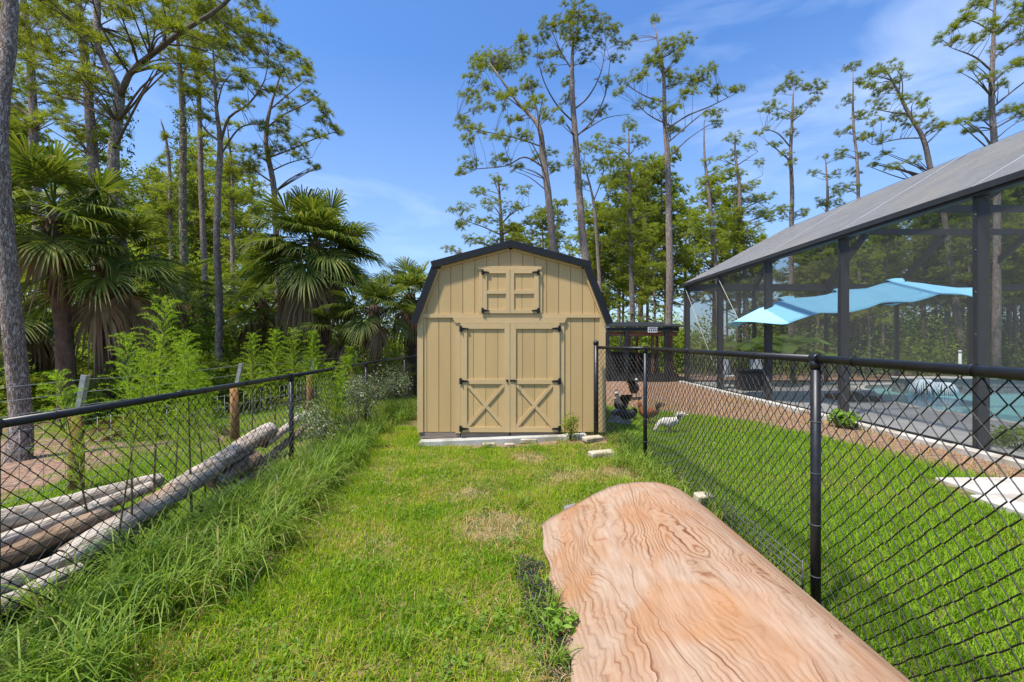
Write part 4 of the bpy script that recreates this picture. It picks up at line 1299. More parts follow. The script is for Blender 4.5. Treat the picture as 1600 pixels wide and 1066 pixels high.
def hen(label, x, y, rz, s, body, tail, head=None, peck=False, tailup=0.0):
    root = empty('chicken', (x, y, gz(x, y)), label, 'chicken', 'chickens in the run beside the shed', rz)
    root.scale = (s, s, s)
    if peck:
        hd = [(0.13, .235, .07, .08), (0.19, .22, .05, .055), (0.24, .17, .036, .04), (0.275, .115, .03, .032), (0.295, .085, .03, .03), (0.31, .06, .012, .014)]
    else:
        hd = [(0.12, .25, .07, .08), (0.15, .30, .05, .058), (0.165, .355, .036, .042), (0.175, .40, .031, .033), (0.185, .43, .031, .032), (0.19, .455, .014, .015)]
    rings = [(-0.19, .275 + tailup * .08, .012, .03), (-0.16, .265 + tailup * .06, .045, .06), (-0.11, .245, .075, .08), (-0.05, .225, .093, .097), (0.02, .215, .098, .103), (0.08, .222, .09, .098)] + hd
    pts = [Vector((a, 0, b)) for a, b, _, _ in rings]
    vs, fs = [], []
    S = 14
    for i, (a, b, ry, rz_) in enumerate(rings):
        t = (pts[min(i + 1, len(pts) - 1)] - pts[max(i - 1, 0)]).normalized()
        n = Vector((-t.z, 0, t.x))
        for k in range(S):
            an = 2 * math.pi * k / S
            vs.append(pts[i] + Vector((0, 1, 0)) * ry * math.cos(an) + n * rz_ * math.sin(an))
    for i in range(len(rings) - 1):
        for k in range(S):
            fs.append((i * S + k, i * S + (k + 1) % S, (i + 1) * S + (k + 1) % S, (i + 1) * S + k))
    fs.append(tuple(range(S - 1, -1, -1))); fs.append(tuple((len(rings) - 1) * S + k for k in range(S)))
    MB().add(vs, fs, True).build('body', M[body], root)
    if head:
        h = pts[-3]
        mb = MB(); import bmesh
        bm = bmesh.new(); bmesh.ops.create_icosphere(bm, subdivisions=2, radius=1)
        bm.verts.index_update()
        for cz, rr in ((pts[-3], (.04, .037, .038)), (pts[-5], (.05, .054, .058))):
            mb.add([Vector((v.co.x * rr[0], v.co.y * rr[1], v.co.z * rr[2])) + cz for v in bm.verts], [[v.index for v in f.verts] for f in bm.faces], True)
        bm.free()
        mb.build('head_feathers', M[head], root)
    mb = MB()
    for k in range(15):
        an = R(-22 + 44 * (k % 3) / 2); el = R(28 + tailup * 50 + 15 * (k // 3))
        L_ = 0.21 - 0.012 * (k // 3)
        base = Vector((-0.14, 0.02 * (k % 3 - 1), .27))
        d = Vector((-math.cos(el) * math.cos(an), math.sin(an) * .7, math.sin(el)))
        side = Vector((0.2, 1, 0)).normalized() * 0.034
        p1 = base + d * L_ * .55; p2 = base + d * L_ + Vector((-0.05, 0, -0.02))
        mb.add([base - side * .5, base + side * .5, p1 + side, p1 - side, p2 + side * .5, p2 - side * .5], [(0, 1, 2, 3), (3, 2, 4, 5)], True)
    mb.build('tail', M[tail], root)
    for sg in (-1, 1):
        wv, wf_ = [], []
        for i in range(7):
            for k in range(5):
                u = i / 6; v = k / 4 - .5
                wv.append((0.07 - 0.2 * u, sg * (0.082 + 0.03 * math.sin(math.pi * min(u * 1.2, 1)) * (1 - (2 * v) ** 2)), 0.235 + 0.03 * u + v * 0.12 * (1 - 0.75 * u)))
        for i in range(6):
            for k in range(4):
                q = i * 5 + k
                wf_.append((q, q + 5, q + 6, q + 1))
        MB().add(wv, wf_, True).build('wing', M[body], root)
        lg = MB()
        lg.tube([(0.0, sg * 0.045, 0.17), (-0.012, sg * 0.048, 0.09), (0.0, sg * 0.048, 0.012)], [0.03, 0.010, 0.008], 7)
        for an in (-35, 0, 35, 180):
            lg.tube([(0, sg * .048, .012), (math.cos(R(an)) * .05, sg * .048 + math.sin(R(an)) * .05, .005)], [.006, .003], 5)
        lg.build('leg', M['shank'], root)
    hd_p = pts[-3]; fwd = Vector((1, 0, 0.05)) if not peck else Vector((.6, 0, -.8))
    upv = Vector((0, 0, 1)) if not peck else Vector((.75, 0, .6))
    MB().tube([hd_p + fwd * .025, hd_p + fwd * .062], [0.011, 0.002], 6).build('beak', M['shank'], root)
    cm = MB()
    for k in range(4):
        c = hd_p + upv * 0.03 + fwd * (0.02 - 0.016 * k)
        cm.add([c + Vector((0, -.005, 0)) - fwd * .01, c + Vector((0, .005, 0)) - fwd * .01, c + Vector((0, 0, 0)) + fwd * .01, c + upv * .028], [(0, 1, 3), (1, 2, 3), (2, 0, 3)])
    cm.build('comb', M['comb'], root)
    MB().tube([hd_p + fwd * .03 - upv * .02, hd_p + fwd * .03 - upv * .05], [.01, .007], 6).build('wattle', M['comb'], root)
    return root
hen('biggest dark barred hen standing nearest the shed wall with white head', 2.26, 9.45, R(100), 1.25, 'barred_f', 'black_f', 'white_f')
hen('black hen with white speckled head standing farthest away on bare soil', 3.38, 12.6, R(60), 1.3, 'black_f', 'black_f', 'white_f')
hen('black hen pecking with raised tail near the rocks', 2.08, 8.25, R(172), .95, 'black_f', 'black_f', None, True, 0.45)
hen('chestnut brown hen with black tail behind the slim fence post', 2.66, 8.85, R(178), 1.0, 'brown_f', 'black_f', None, False, 0.3)
hen('white hen feeding in the grass nearest the fence post', 2.70, 7.8, R(185), .88, 'white_f', 'white_f', None, True, 0.25)

# ------------------------------------------------------------------ chicken run behind the shed
RO = Vector((5.1, 18.0, 0))
run = empty('chicken_run', RO, 'dark framed chicken run with red timber behind the shed', 'chicken run')
def rb(): return MB(RO)
RYF, RYB = 17.9, 20.6
x0r, x1r = 3.72, 6.55
rb().box(x0r, x1r, RYF - .06, RYF + .06, 1.98, 2.14).build('front_beam', M['plastic_dark'], run)
rb().box(x0r + .05, x1r, RYF + .09, RYF + .14, 1.80, 1.965).build('cross_beam', M['red_wood'], run)
for x, w in ((3.78, .07), (4.50, .14), (6.07, .14)):
    rb().box(x - w / 2, x + w / 2, RYF - .05, RYF + .055, -.1, 1.975).build('post', M['plastic_dark'], run)
for x, y in ((4.95, 19.2), (5.35, 19.5), (5.62, 18.2), (6.35, 18.2), (4.2, 20.4), (5.6, 20.4), (6.5, 20.4)):
    rb().box(x - .05, x + .05, y - .05, y + .05, -.1, 2.0).build('timber_post', M['red_wood'], run)
rb().add([(x0r, RYF - .1, 2.15), (x1r + .3, RYF - .1, 2.15), (x1r + .3, RYB, 2.42), (x0r, RYB, 2.42), (x0r, RYF - .1, 2.19), (x1r + .3, RYF - .1, 2.19), (x1r + .3, RYB, 2.46), (x0r, RYB, 2.46)], [(0, 3, 2, 1), (4, 5, 6, 7), (0, 1, 5, 4), (1, 2, 6, 5), (2, 3, 7, 6), (3, 0, 4, 7)]).build('roof', M['plastic_dark'], run)
for k, x in enumerate(np.arange(x0r + .1, x1r + .2, .42)):
    rb().box(x - .03, x + .03, RYF, RYB - .1, 2.07, 2.13).build('rafter', M['red_wood'], run)
rb().box(x0r, x1r, RYB - .02, RYB + .02, 0, 1.05).build('back_board', M['dark_net'], run)
rb().box(x0r, x1r, RYF + .0, RYF + .04, 0.0, 0.32).build('kick_board', M['dark_net'], run)
rb().box(x0r + .3, 5.0, 19.0, 19.9, 0.0, 1.15).build('nest_box', M['dark_net'], run)
brace_ = rb(); brace_.tube([(4.55, RYF, 0.3), (4.2, RYF, 1.9)], .03, 6); brace_.build('brace', M['plastic_dark'], run)
net = rb()
for x in np.arange(x0r, x1r, .13):
    net.tube([(x, RYF - .03, .32), (x, RYF - .03, 1.97)], .004, 4)
for z in np.arange(.4, 1.95, .13):
    net.tube([(x0r, RYF - .035, z), (x1r, RYF - .035, z)], .004, 4)
net = net.build('front_netting', M['plastic_dark'], run); net['kind'] = 'stuff'
sgn = empty('sign_plate', (5.5, RYF - .07, 2.05), 'small white plate with dark spots on the run front beam', 'sign')
MB((5.5, RYF - .07, 2.05)).obox((5.5, RYF - .09, 2.04), (0.37, 0.02, 0.22), bev=0.004).build('plate', M['white_plate'], sgn)
for k in range(4):
    MB((5.5, RYF - .07, 2.05)).obox((5.5 - .125 + k * .083, RYF - .104, 2.02), (0.045, 0.006, 0.07), bev=0.002).build('letter_mark', M['plastic_dark'], sgn)
MB((5.5, RYF - .07, 2.05)).obox((5.5, RYF - .104, 2.11), (0.30, 0.006, 0.022)).build('letter_line', M['plastic_dark'], sgn)

# ------------------------------------------------------------------ foliage tools
def rotz_align(d, spin):
    """rotation matrices (n,3,3) that carry +Z to each direction d, spun about it"""
    d = d / np.linalg.norm(d, axis=1)[:, None]
    h = np.where(np.abs(d[:, 2:3]) < 0.95, np.array([[0, 0, 1.0]]), np.array([[1.0, 0, 0]]))
    u = np.cross(h, d); u /= np.linalg.norm(u, axis=1)[:, None]
    w = np.cross(d, u)
    c, s = np.cos(spin)[:, None], np.sin(spin)[:, None]
    a = u * c + w * s; b = -u * s + w * c
    return np.stack([a, b, d], -1)

def tuft_template(n, r, w, cone, rg):
    """a brush of needles"""
    ct = 1 - rg.random(n) * (1 - math.cos(cone))
    st = np.sqrt(1 - ct ** 2); ph = rg.random(n) * 2 * np.pi
    d = np.stack([st * np.cos(ph), st * np.sin(ph), ct], 1)
    ln = r * (0.75 + 0.35 * rg.random(n))
    s = np.cross(d, rg.normal(size=(n, 3))); s /= np.linalg.norm(s, axis=1)[:, None]
    tip = d * ln[:, None]; tip[:, 2] -= 0.08 * r
    b = d * ln[:, None] * 0.12
    return np.stack([b + s * w * .5, b - s * w * .5, tip], 1)          # (n,3,3)

def tufts(pos, dirs, r, n, w, cone=1.35, seed=0):
    rg = np.random.default_rng(seed)
    tm = [tuft_template(n, r, w, cone, rg) for _ in range(6)]
    pos = np.asarray(pos); dirs = np.asarray(dirs)
    m = len(pos)
    Rm = rotz_align(dirs, rg.random(m) * 6.28)
    sc = 0.75 + 0.5 * rg.random(m)
    which = rg.integers(0, 6, m)
    out = np.empty((m, n * 3, 3))
    for k in range(6):
        idx = np.where(which == k)[0]
        if len(idx) == 0: continue
        t = tm[k].reshape(-1, 3)
        out[idx] = np.einsum('mij,vj->mvi', Rm[idx], t) * sc[idx][:, None, None] + pos[idx][:, None, :]
    V = out.reshape(-1, 3)
    return V, np.arange(len(V)).reshape(-1, 3)

def spline(pts, n):
    """points along a Catmull-Rom curve through pts (k,4: x y z radius)"""
    p = np.asarray(pts, float)
    p = np.vstack([2 * p[0] - p[1], p, 2 * p[-1] - p[-2]])
    out = []
    segs = len(p) - 3
    for i in range(segs):
        a, b, c, d = p[i:i + 4]
        for t in np.linspace(0, 1, max(2, n // segs), endpoint=(i == segs - 1)):
            out.append(0.5 * (2 * b + (c - a) * t + (2 * a - 5 * b + 4 * c - d) * t ** 2 + (3 * b - a - 3 * c + d) * t ** 3))
    return np.array(out)

def make_pine(label, trunk, limbs, blobs, seed, tuft_r=0.18, n_needle=44, width=0.0095, dens=1.5, group='pines', name='pine_tree', needle='needle', sides=9, bark='bark', link_it=True, branchy=0.6):
    """trunk: list of (x,y,z,r); limbs: lists alike; blobs: (x,y,z,rx,rz)"""
    rg = np.random.default_rng(seed); rr = random.Random(seed)
    tr = spline(trunk, 26)
    tr[:, 3] = np.maximum(tr[:, 3], 0.012)
    base = Vector((tr[0, 0], tr[0, 1], 0))
    root = empty(name, base, label, 'tree', group)
    mb = MB(base)
    mb.tube([Vector(p[:3]) for p in tr], list(tr[:, 3]), sides, wob=0.06, seed=seed)
    lb = MB(base)
    axis = [tr]
    ax0 = tr
    for lm in limbs:
        k0 = int(np.argmin(np.linalg.norm(ax0[:, [0, 2]] - np.array([lm[0][0], lm[0][2]]), axis=1)))
        lm = [(*ax0[k0, :3], lm[0][3])] + list(lm[1:])
        q = spline(lm, 14)
        lb.tube([Vector(p[:3]) for p in q], list(np.maximum(q[:, 3], 0.008)), 7, wob=0.05, seed=seed + 1)
        axis.append(q); ax0 = np.vstack(axis)
    ax = np.vstack(axis)
    more = []
    for b in blobs:                                  # each clump has lesser ones about it
        for _ in range(3):
            a_ = rr.uniform(0, 6.28)
            more.append((b[0] + math.cos(a_) * b[3] * rr.uniform(.6, 1.3), b[1] + math.sin(a_) * b[3] * rr.uniform(.6, 1.3), b[2] + rr.uniform(-.9, .7) * b[4], b[3] * .5, b[4] * .6))
    blobs = list(blobs) + more
    pos, dirs = [], []
    for (bx_, by_, bz_, rx, rz_) in blobs:
        c = np.array([bx_, by_, bz_])
        # the branch that carries this clump leaves the nearest axis below it
        hd = np.hypot(ax[:, 0] - bx_, ax[:, 1] - by_)
        cost = hd + np.abs((bz_ - 0.42 * hd) - ax[:, 2]) * 1.1 + 3.0 * np.maximum(0, ax[:, 2] - bz_)
        k = int(np.argmin(cost))
        s = ax[k]
        s3 = s[:3]
        dist = np.linalg.norm(c - s3)
        if dist > 0.12:
            mid = s3 + (c - s3) * 0.5 + np.array([rr.uniform(-.08, .08), rr.uniform(-.08, .08), rr.uniform(-0.02, 0.1)]) * dist
            r0 = min(s[3] * 0.4, 0.010 + 0.009 * dist)
            q = spline([(*s3, r0), (*mid, r0 * .7), (*c, r0 * .35)], 8)
            lb.tube([Vector(p[:3]) for p in q], list(np.maximum(q[:, 3], 0.006)), 5)
        rx *= 1.12; rz_ *= 1.12
        n = max(3, int(4.6 * dens * rx * rz_ / tuft_r ** 2))
        d = rg.normal(size=(n, 3)); d /= np.linalg.norm(d, axis=1)[:, None]
        rad = rg.random(n) ** 0.45
        off = d * rad[:, None] * np.array([rx, rx * 0.9, rz_])
        p = c + off
        out = np.array([bx_ - tr[0, 0], by_ - tr[0, 1], 0.0]); out /= (np.linalg.norm(out) + .4)
        dd = off / np.array([rx, rx, rz_]) * 0.7 + np.array([0, 0, 0.85]) + out * 0.35
        pos.append(p); dirs.append(dd)
        for i in range(n):
            if rr.random() < branchy * 0.35:
                lb.tube([Vector(c + off[i] * 0.05), Vector(c + off[i] * 0.55 + np.array([0, 0, .02])), Vector(p[i] + dd[i] * tuft_r * .3)], [0.012, 0.009, 0.005], 3, cap=False)
    mb.build('trunk', M[bark], root)
    if lb.v:
        lb.build('branches', M['limb'], root)['kind'] = 'stuff'
    V, T = tufts(np.concatenate(pos), np.concatenate(dirs), tuft_r, n_needle, width, seed=seed)
    link('crown', tri_mesh('crown', V - np.array(base), T), M[needle], root)
    return root

def px_pine(label, Y, tw, limbs, blobs, seed, deep=0.8, **kw):
    """a pine measured off the photograph at distance Y, its crown spread round the trunk in depth"""
    rr = random.Random(seed * 3 + 1)
    s = Y / F
    tr = []
    for (px, py, w) in tw:
        p = P(px, py, Y); tr.append((p.x, p.y, p.z, 0.88 * w * s / 2 * Y / math.hypot(p.x, Y)))
    x, y, z, r = tr[0]
    if z > 0.05:
        x2, _, z2, _ = tr[1]
        k = (x2 - x) / max(z2 - z, .1)
        tr.insert(0, (x - k * (z + .3) * .6, y, -0.3, r * 1.35))
    else:
        tr[0] = (x, y, -0.3, r)
    for i in range(1, len(tr)):
        tr[i] = (tr[i][0], tr[i][1] + rr.uniform(-.12, .12), tr[i][2], tr[i][3])
    lm = [[(P(px, py, Y).x, Y + 0.05 * j * (1 if k % 2 else -1), P(px, py, Y).z, 0.6 * w * s / 2) for j, (px, py, w) in enumerate(l)] for k, l in enumerate(limbs)]
    zs = np.array([t[2] for t in tr]); xs = np.array([t[0] for t in tr])
    bl = []
    Rmax = max([abs(P(b[0], b[1], Y).x - np.interp(P(b[0], b[1], Y).z, zs, xs)) for b in blobs] + [0.6])
    for b in blobs:
        p = P(b[0], b[1], Y)
        dx = p.x - np.interp(p.z, zs, xs)
        dy = deep * math.sqrt(max(0.05, (Rmax * .9) ** 2 - dx * dx)) * rr.uniform(-1, 1) * 0.7
        k = (Y + dy) / Y
        q = P(b[0], b[1], Y + dy)
        bl.append((q.x, q.y, q.z, b[2] * s * k * (Y / math.hypot(q.x, q.y)) ** .5, b[3] * s * k))
    return make_pine(label, tr, lm, bl, seed, **kw)
# ------------------------------------------------------------------ pines beyond the shed and the pool cage
GR = 'tall pines behind the shed and the pool cage'
px_pine('tall pine with wide drooping crown, leaning, right behind the shed ridge', 19,
    [(866, 420, 13), (862, 360, 12.5), (856, 300, 12), (849, 244, 11), (843, 203, 9), (826, 176, 6), (808, 158, 5), (766, 98, 2)],
    [[(843, 203, 6), (838, 170, 4), (825, 130, 2.5)], [(852, 268, 5), (820, 245, 4), (790, 258, 3), (745, 262, 2)], [(847, 235, 4), (800, 215, 3), (750, 205, 2), (715, 185, 1.5)], [(828, 178, 4), (790, 150, 3), (750, 130, 2)]],
    [(770, 92, 26, 16), (748, 102, 16, 10), (797, 98, 20, 14), (815, 78, 16, 12), (735, 120, 10, 8), (732, 150, 14, 9), (722, 188, 12, 8), (757, 168, 16, 8), (790, 152, 16, 10), (824, 138, 18, 12), (838, 162, 14, 10),
     (745, 205, 18, 8), (780, 213, 16, 8), (818, 213, 14, 8), (850, 240, 15, 9), (737, 258, 14, 8), (778, 248, 13, 9), (722, 272, 8, 5), (802, 188, 12, 8), (856, 180, 14, 8), (733, 220, 10, 5), (762, 140, 12, 8), (865, 262, 10, 8), (805, 262, 10, 6)], 21, dens=1.6, group=GR)
px_pine('tallest straight pine behind the shed with a rounded flat crown', 20,
    [(916, 430, 14), (910, 360, 13), (905, 290, 12), (899, 215, 11), (895, 150, 9), (894, 90, 6), (896, 40, 2.5)],
    [[(900, 225, 5), (925, 190, 4), (945, 150, 3), (952, 100, 1.5)], [(897, 180, 5), (920, 150, 4), (940, 110, 2.5), (948, 60, 1.5)], [(896, 190, 5), (870, 165, 4), (850, 130, 3), (838, 90, 1.5)], [(902, 205, 4), (925, 196, 3), (950, 182, 2), (985, 176, 1.2)], [(894, 110, 4), (875, 80, 3), (862, 50, 1.5)]],
    [(880, 36, 20, 14), (905, 24, 20, 10), (926, 34, 16, 12), (950, 48, 15, 13), (856, 46, 13, 12), (972, 70, 9, 7), (936, 68, 10, 7), (964, 93, 9, 5), (892, 60, 14, 9), (912, 88, 11, 7), (868, 82, 12, 7), (845, 90, 10, 6), (888, 130, 9, 7), (932, 178, 16, 7), (886, 158, 10, 8), (946, 128, 9, 6), (872, 190, 8, 6), (915, 60, 12, 8), (842, 62, 8, 7), (858, 110, 10, 6)], 22, dens=1.7, group=GR)
px_pine('lone dark pine with a thin pointed top between shed and pool cage', 19,
    [(1046, 515, 14), (1046, 440, 13), (1045, 340, 11.5), (1042, 250, 10), (1040, 180, 8), (1036, 120, 6), (1031, 80, 4), (1023, 38, 2)],
    [[(1044, 240, 4), (1070, 222, 3), (1092, 206, 1.5)], [(1041, 195, 5), (1075, 180, 4), (1110, 165, 3), (1155, 142, 1.5)], [(1042, 215, 4), (1080, 192, 3), (1105, 172, 1.8)], [(1040, 165, 4), (1010, 150, 3), (975, 128, 1.5)], [(1042, 190, 4), (1015, 182, 3), (995, 165, 1.5)]],
    [(1023, 28, 6, 7), (1040, 74, 14, 11), (1072, 62, 12, 10), (1018, 96, 16, 12), (1000, 118, 15, 8), (976, 128, 11, 6), (1058, 88, 12, 8), (1060, 122, 18, 9), (1094, 126, 17, 10), (1110, 108, 9, 8), (1082, 146, 16, 8), (1120, 142, 12, 6), (1150, 141, 12, 6), (1054, 168, 14, 9), (1000, 164, 9, 6), (1116, 178, 13, 6), (1020, 160, 11, 7), (1120, 194, 7, 6), (990, 62, 5, 4), (1050, 205, 10, 7), (968, 142, 8, 5), (1035, 118, 12, 8)], 23, dens=1.6, group=GR)
px_pine('bushy mid height pine just beside the lone dark one, nearer the shed', 24,
    [(988, 500, 10), (986, 400, 9), (984, 300, 7), (982, 205, 2)], [],
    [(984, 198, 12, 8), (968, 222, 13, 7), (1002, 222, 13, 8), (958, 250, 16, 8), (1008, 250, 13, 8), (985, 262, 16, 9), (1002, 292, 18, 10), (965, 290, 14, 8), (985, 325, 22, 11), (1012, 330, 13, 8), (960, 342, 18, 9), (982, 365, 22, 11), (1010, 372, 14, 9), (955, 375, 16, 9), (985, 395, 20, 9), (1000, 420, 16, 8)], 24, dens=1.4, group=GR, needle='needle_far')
px_pine('slim forked pine between the tallest pine and the bushy one', 26,
    [(940, 500, 7), (935, 400, 6.5), (930, 340, 6), (924, 300, 4), (912, 255, 2)], [[(929, 315, 3.5), (940, 280, 2.5), (944, 250, 1.2)]],
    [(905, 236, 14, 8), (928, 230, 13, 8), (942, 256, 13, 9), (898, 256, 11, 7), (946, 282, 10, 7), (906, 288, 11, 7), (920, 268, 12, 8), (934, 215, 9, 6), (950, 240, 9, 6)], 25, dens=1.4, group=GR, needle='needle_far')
px_pine('low spreading pine rising behind the shed roof, next to open sky', 25,
    [(786, 430, 9), (783, 350, 7), (778, 270, 2)], [[(783, 372, 4), (755, 355, 3), (725, 345, 1.5)], [(783, 350, 4), (805, 330, 3), (830, 320, 1.5)]],
    [(777, 285, 12, 8), (746, 300, 12, 7), (768, 318, 15, 8), (802, 325, 15, 8), (730, 325, 13, 7), (722, 352, 13, 8), (758, 345, 16, 8), (792, 355, 17, 9), (828, 345, 14, 9), (842, 368, 13, 8), (740, 375, 16, 8), (708, 392, 12, 6), (770, 378, 16, 8), (812, 375, 16, 8), (706, 328, 7, 5), (815, 298, 10, 6)], 26, dens=1.4, group=GR, needle='needle_far')
px_pine('thin pine with bare tip standing right of the lone dark pine', 24,
    [(1119, 440, 8), (1112, 350, 7), (1106, 290, 6), (1102, 240, 4), (1101, 190, 1.5)], [],
    [(1104, 252, 9, 6), (1096, 284, 10, 6), (1122, 266, 8, 8), (1112, 302, 15, 8), (1090, 310, 10, 6), (1126, 330, 12, 7), (1102, 342, 17, 9), (1114, 368, 18, 9), (1088, 360, 12, 7), (1100, 392, 16, 9), (1130, 385, 12, 8), (1107, 180, 7, 4)], 27, dens=1.3, group=GR, needle='needle_far')
px_pine('open pine with sparse side tufts above the far cage corner', 25,
    [(1162, 420, 9), (1157, 340, 8), (1154, 290, 6.5), (1150, 240, 4), (1148, 208, 1.5)], [[(1154, 300, 3), (1172, 285, 2), (1190, 275, 1)], [(1150, 260, 3), (1172, 245, 2), (1186, 236, 1)]],
    [(1148, 214, 12, 8), (1172, 229, 8, 6), (1146, 242, 10, 7), (1142, 266, 11, 8), (1188, 254, 7, 6), (1156, 274, 10, 7), (1146, 296, 15, 8), (1176, 290, 12, 6), (1160, 312, 18, 8), (1192, 312, 13, 9), (1150, 336, 15, 8), (1184, 332, 16, 10), (1168, 360, 16, 8), (1142, 372, 14, 8), (1128, 246, 7, 4), (1196, 340, 12, 8)], 28, dens=1.25, group=GR, needle='needle_far')
px_pine('slender pine with a split tufted top above the middle of the cage roof', 23,
    [(1236, 370, 9), (1236, 300, 8), (1237, 240, 7), (1238, 190, 5), (1240, 135, 2)], [[(1237, 228, 4), (1215, 210, 3), (1192, 203, 1.5)], [(1237, 252, 4), (1218, 236, 3), (1200, 220, 1.5)], [(1238, 195, 3.5), (1258, 172, 2.5), (1276, 140, 1.2)]],
    [(1241, 124, 13, 8), (1224, 138, 11, 8), (1256, 138, 10, 8), (1280, 136, 11, 10), (1266, 162, 10, 7), (1206, 164, 15, 6), (1216, 183, 10, 6), (1190, 206, 11, 4), (1212, 226, 10, 5), (1238, 208, 9, 6), (1226, 240, 8, 5), (1241, 176, 10, 7), (1222, 328, 15, 9), (1252, 334, 12, 6), (1236, 255, 7, 5), (1196, 175, 9, 5)], 29, dens=1.3, group=GR)
px_pine('straight thin pine just before the leaning pine over the cage roof', 24,
    [(1339, 330, 7), (1337, 250, 6), (1334, 190, 5), (1331, 115, 1.8)], [],
    [(1330, 106, 14, 6), (1346, 130, 9, 7), (1325, 158, 10, 6), (1346, 180, 12, 8), (1318, 206, 12, 6), (1344, 214, 9, 6), (1346, 245, 9, 6), (1314, 238, 10, 6), (1326, 292, 12, 7), (1338, 270, 9, 6)], 30, dens=1.3, group=GR)
px_pine('small bare topped pine low over the cage roof', 25,
    [(1292, 360, 6), (1291, 300, 5), (1288, 240, 1.5)], [],
    [(1272, 270, 9, 5), (1310, 300, 13, 7), (1296, 318, 14, 7), (1286, 246, 7, 4), (1280, 318, 10, 6), (1312, 245, 9, 5), (1304, 272, 9, 6)], 31, dens=1.2, group=GR, needle='needle_far')
px_pine('pine leaning strongly over the pool cage with a one sided crown', 22,
    [(1470, 320, 12), (1456, 262, 11), (1441, 216, 10), (1422, 176, 8), (1402, 136, 5), (1384, 108, 2)],
    [[(1438, 212, 4), (1405, 218, 3), (1360, 228, 1.5)], [(1425, 180, 4), (1395, 175, 3), (1366, 168, 1.5)], [(1430, 195, 3.5), (1445, 182, 2.5), (1452, 168, 1.2)]],
    [(1376, 110, 15, 9), (1400, 106, 10, 7), (1366, 134, 16, 10), (1390, 138, 15, 9), (1376, 162, 15, 8), (1421, 154, 13, 8), (1440, 162, 12, 9), (1447, 184, 12, 8), (1402, 184, 15, 8), (1364, 188, 11, 7), (1380, 214, 15, 7), (1422, 194, 12, 7), (1388, 240, 10, 6), (1430, 250, 10, 6), (1368, 254, 9, 6), (1396, 262, 13, 6), (1362, 116, 10, 7), (1412, 122, 10, 6), (1460, 200, 12, 7), (1475, 195, 8, 5), (1352, 215, 9, 5)], 32, dens=1.35, group=GR)
px_pine('large broad pine over the cage, cut by the frame edge', 16.5,
    [(1554, 300, 15), (1553, 220, 14), (1552, 150, 12), (1554, 70, 9), (1557, 0, 5), (1558, -60, 2)],
    [[(1552, 165, 5), (1578, 145, 4), (1610, 120, 2)], [(1552, 120, 5), (1525, 88, 4), (1490, 72, 1.5)], [(1553, 95, 5), (1580, 70, 4), (1605, 55, 2)], [(1554, 60, 4), (1530, 35, 3), (1505, 25, 1.5)], [(1553, 205, 4), (1535, 190, 3), (1520, 180, 1.5)]],
    [(1556, -4, 24, 12), (1530, 8, 18, 11), (1586, 12, 18, 12), (1508, 28, 16, 10), (1545, 38, 16, 10), (1576, 42, 18, 11), (1498, 62, 13, 7), (1530, 62, 15, 7), (1596, 64, 14, 9), (1470, 62, 8, 6), (1515, 106, 10, 6), (1541, 122, 11, 7), (1582, 102, 13, 7), (1570, 130, 9, 6), (1538, 180, 16, 8), (1578, 170, 14, 7), (1598, 178, 14, 12), (1520, 205, 11, 6), (1560, 78, 12, 8), (1540, -35, 20, 10), (1585, -30, 20, 10), (1610, 25, 15, 12), (1490, 46, 9, 6), (1612, 95, 12, 9), (1505, 190, 9, 6)], 33, dens=1.7, group=GR)

# ------------------------------------------------------------------ pines of the woods beyond the log pile
GL = 'pines in the woods beyond the log pile'
px_pine('thick grey pine trunk closest to the log pile, at the frame edge', 6.1,
    [(22, 715, 62), (20, 660, 47), (17, 500, 42), (8, 220, 37), (2, 0, 34), (-4, -250, 28), (-8, -620, 16), (-10, -900, 5)], [],
    [(-60, -560, 90, 50), (60, -640, 90, 50), (-20, -760, 100, 60), (20, -880, 80, 50), (-90, -700, 70, 50)], 41, tuft_r=0.2, width=.012, n_needle=14, dens=.6, group=GL, sides=16, branchy=.2)
px_pine('reddish pine forked high, with a long limb reaching over the palms', 10,
    [(208, 640, 27), (200, 540, 25), (194, 430, 24), (188, 330, 23), (184, 240, 22), (181, 150, 20), (172, 112, 15), (156, 72, 14), (150, 10, 13), (146, -60, 10), (140, -170, 4)],
    [[(181, 150, 17), (205, 118, 15), (240, 92, 14), (290, 58, 12), (340, 32, 10), (375, 6, 8), (395, -20, 4)], [(232, 95, 9), (250, 70, 6), (252, 30, 4), (250, -10, 2)], [(172, 118, 8), (130, 100, 6), (90, 98, 4), (50, 88, 2)], [(176, 122, 7), (140, 112, 5), (95, 62, 3), (60, 40, 2)], [(340, 32, 5), (362, 48, 3), (385, 70, 1.5)]],
    [(95, 82, 40, 20), (60, 100, 30, 16), (105, 30, 50, 22), (220, 28, 34, 18), (255, 8, 36, 16), (205, 66, 30, 14), (270, 50, 26, 13), (130, 118, 36, 16), (305, 22, 26, 14), (50, 45, 36, 20), (172, 10, 36, 18), (325, 80, 24, 10), (362, 38, 20, 10), (390, 58, 16, 8), (80, 130, 26, 14), (30, 75, 26, 16), (140, 60, 26, 14), (-10, 40, 30, 22), (380, -10, 26, 12), (60, 0, 40, 16), (290, 100, 18, 9), (240, 110, 18, 8), (330, 0, 24, 10), (340, -60, 40, 20), (170, -80, 60, 30), (60, -70, 60, 30), (250, -60, 50, 24)], 42, tuft_r=0.2, width=.011, n_needle=34, dens=1.5, group=GL, sides=12, deep=.6)
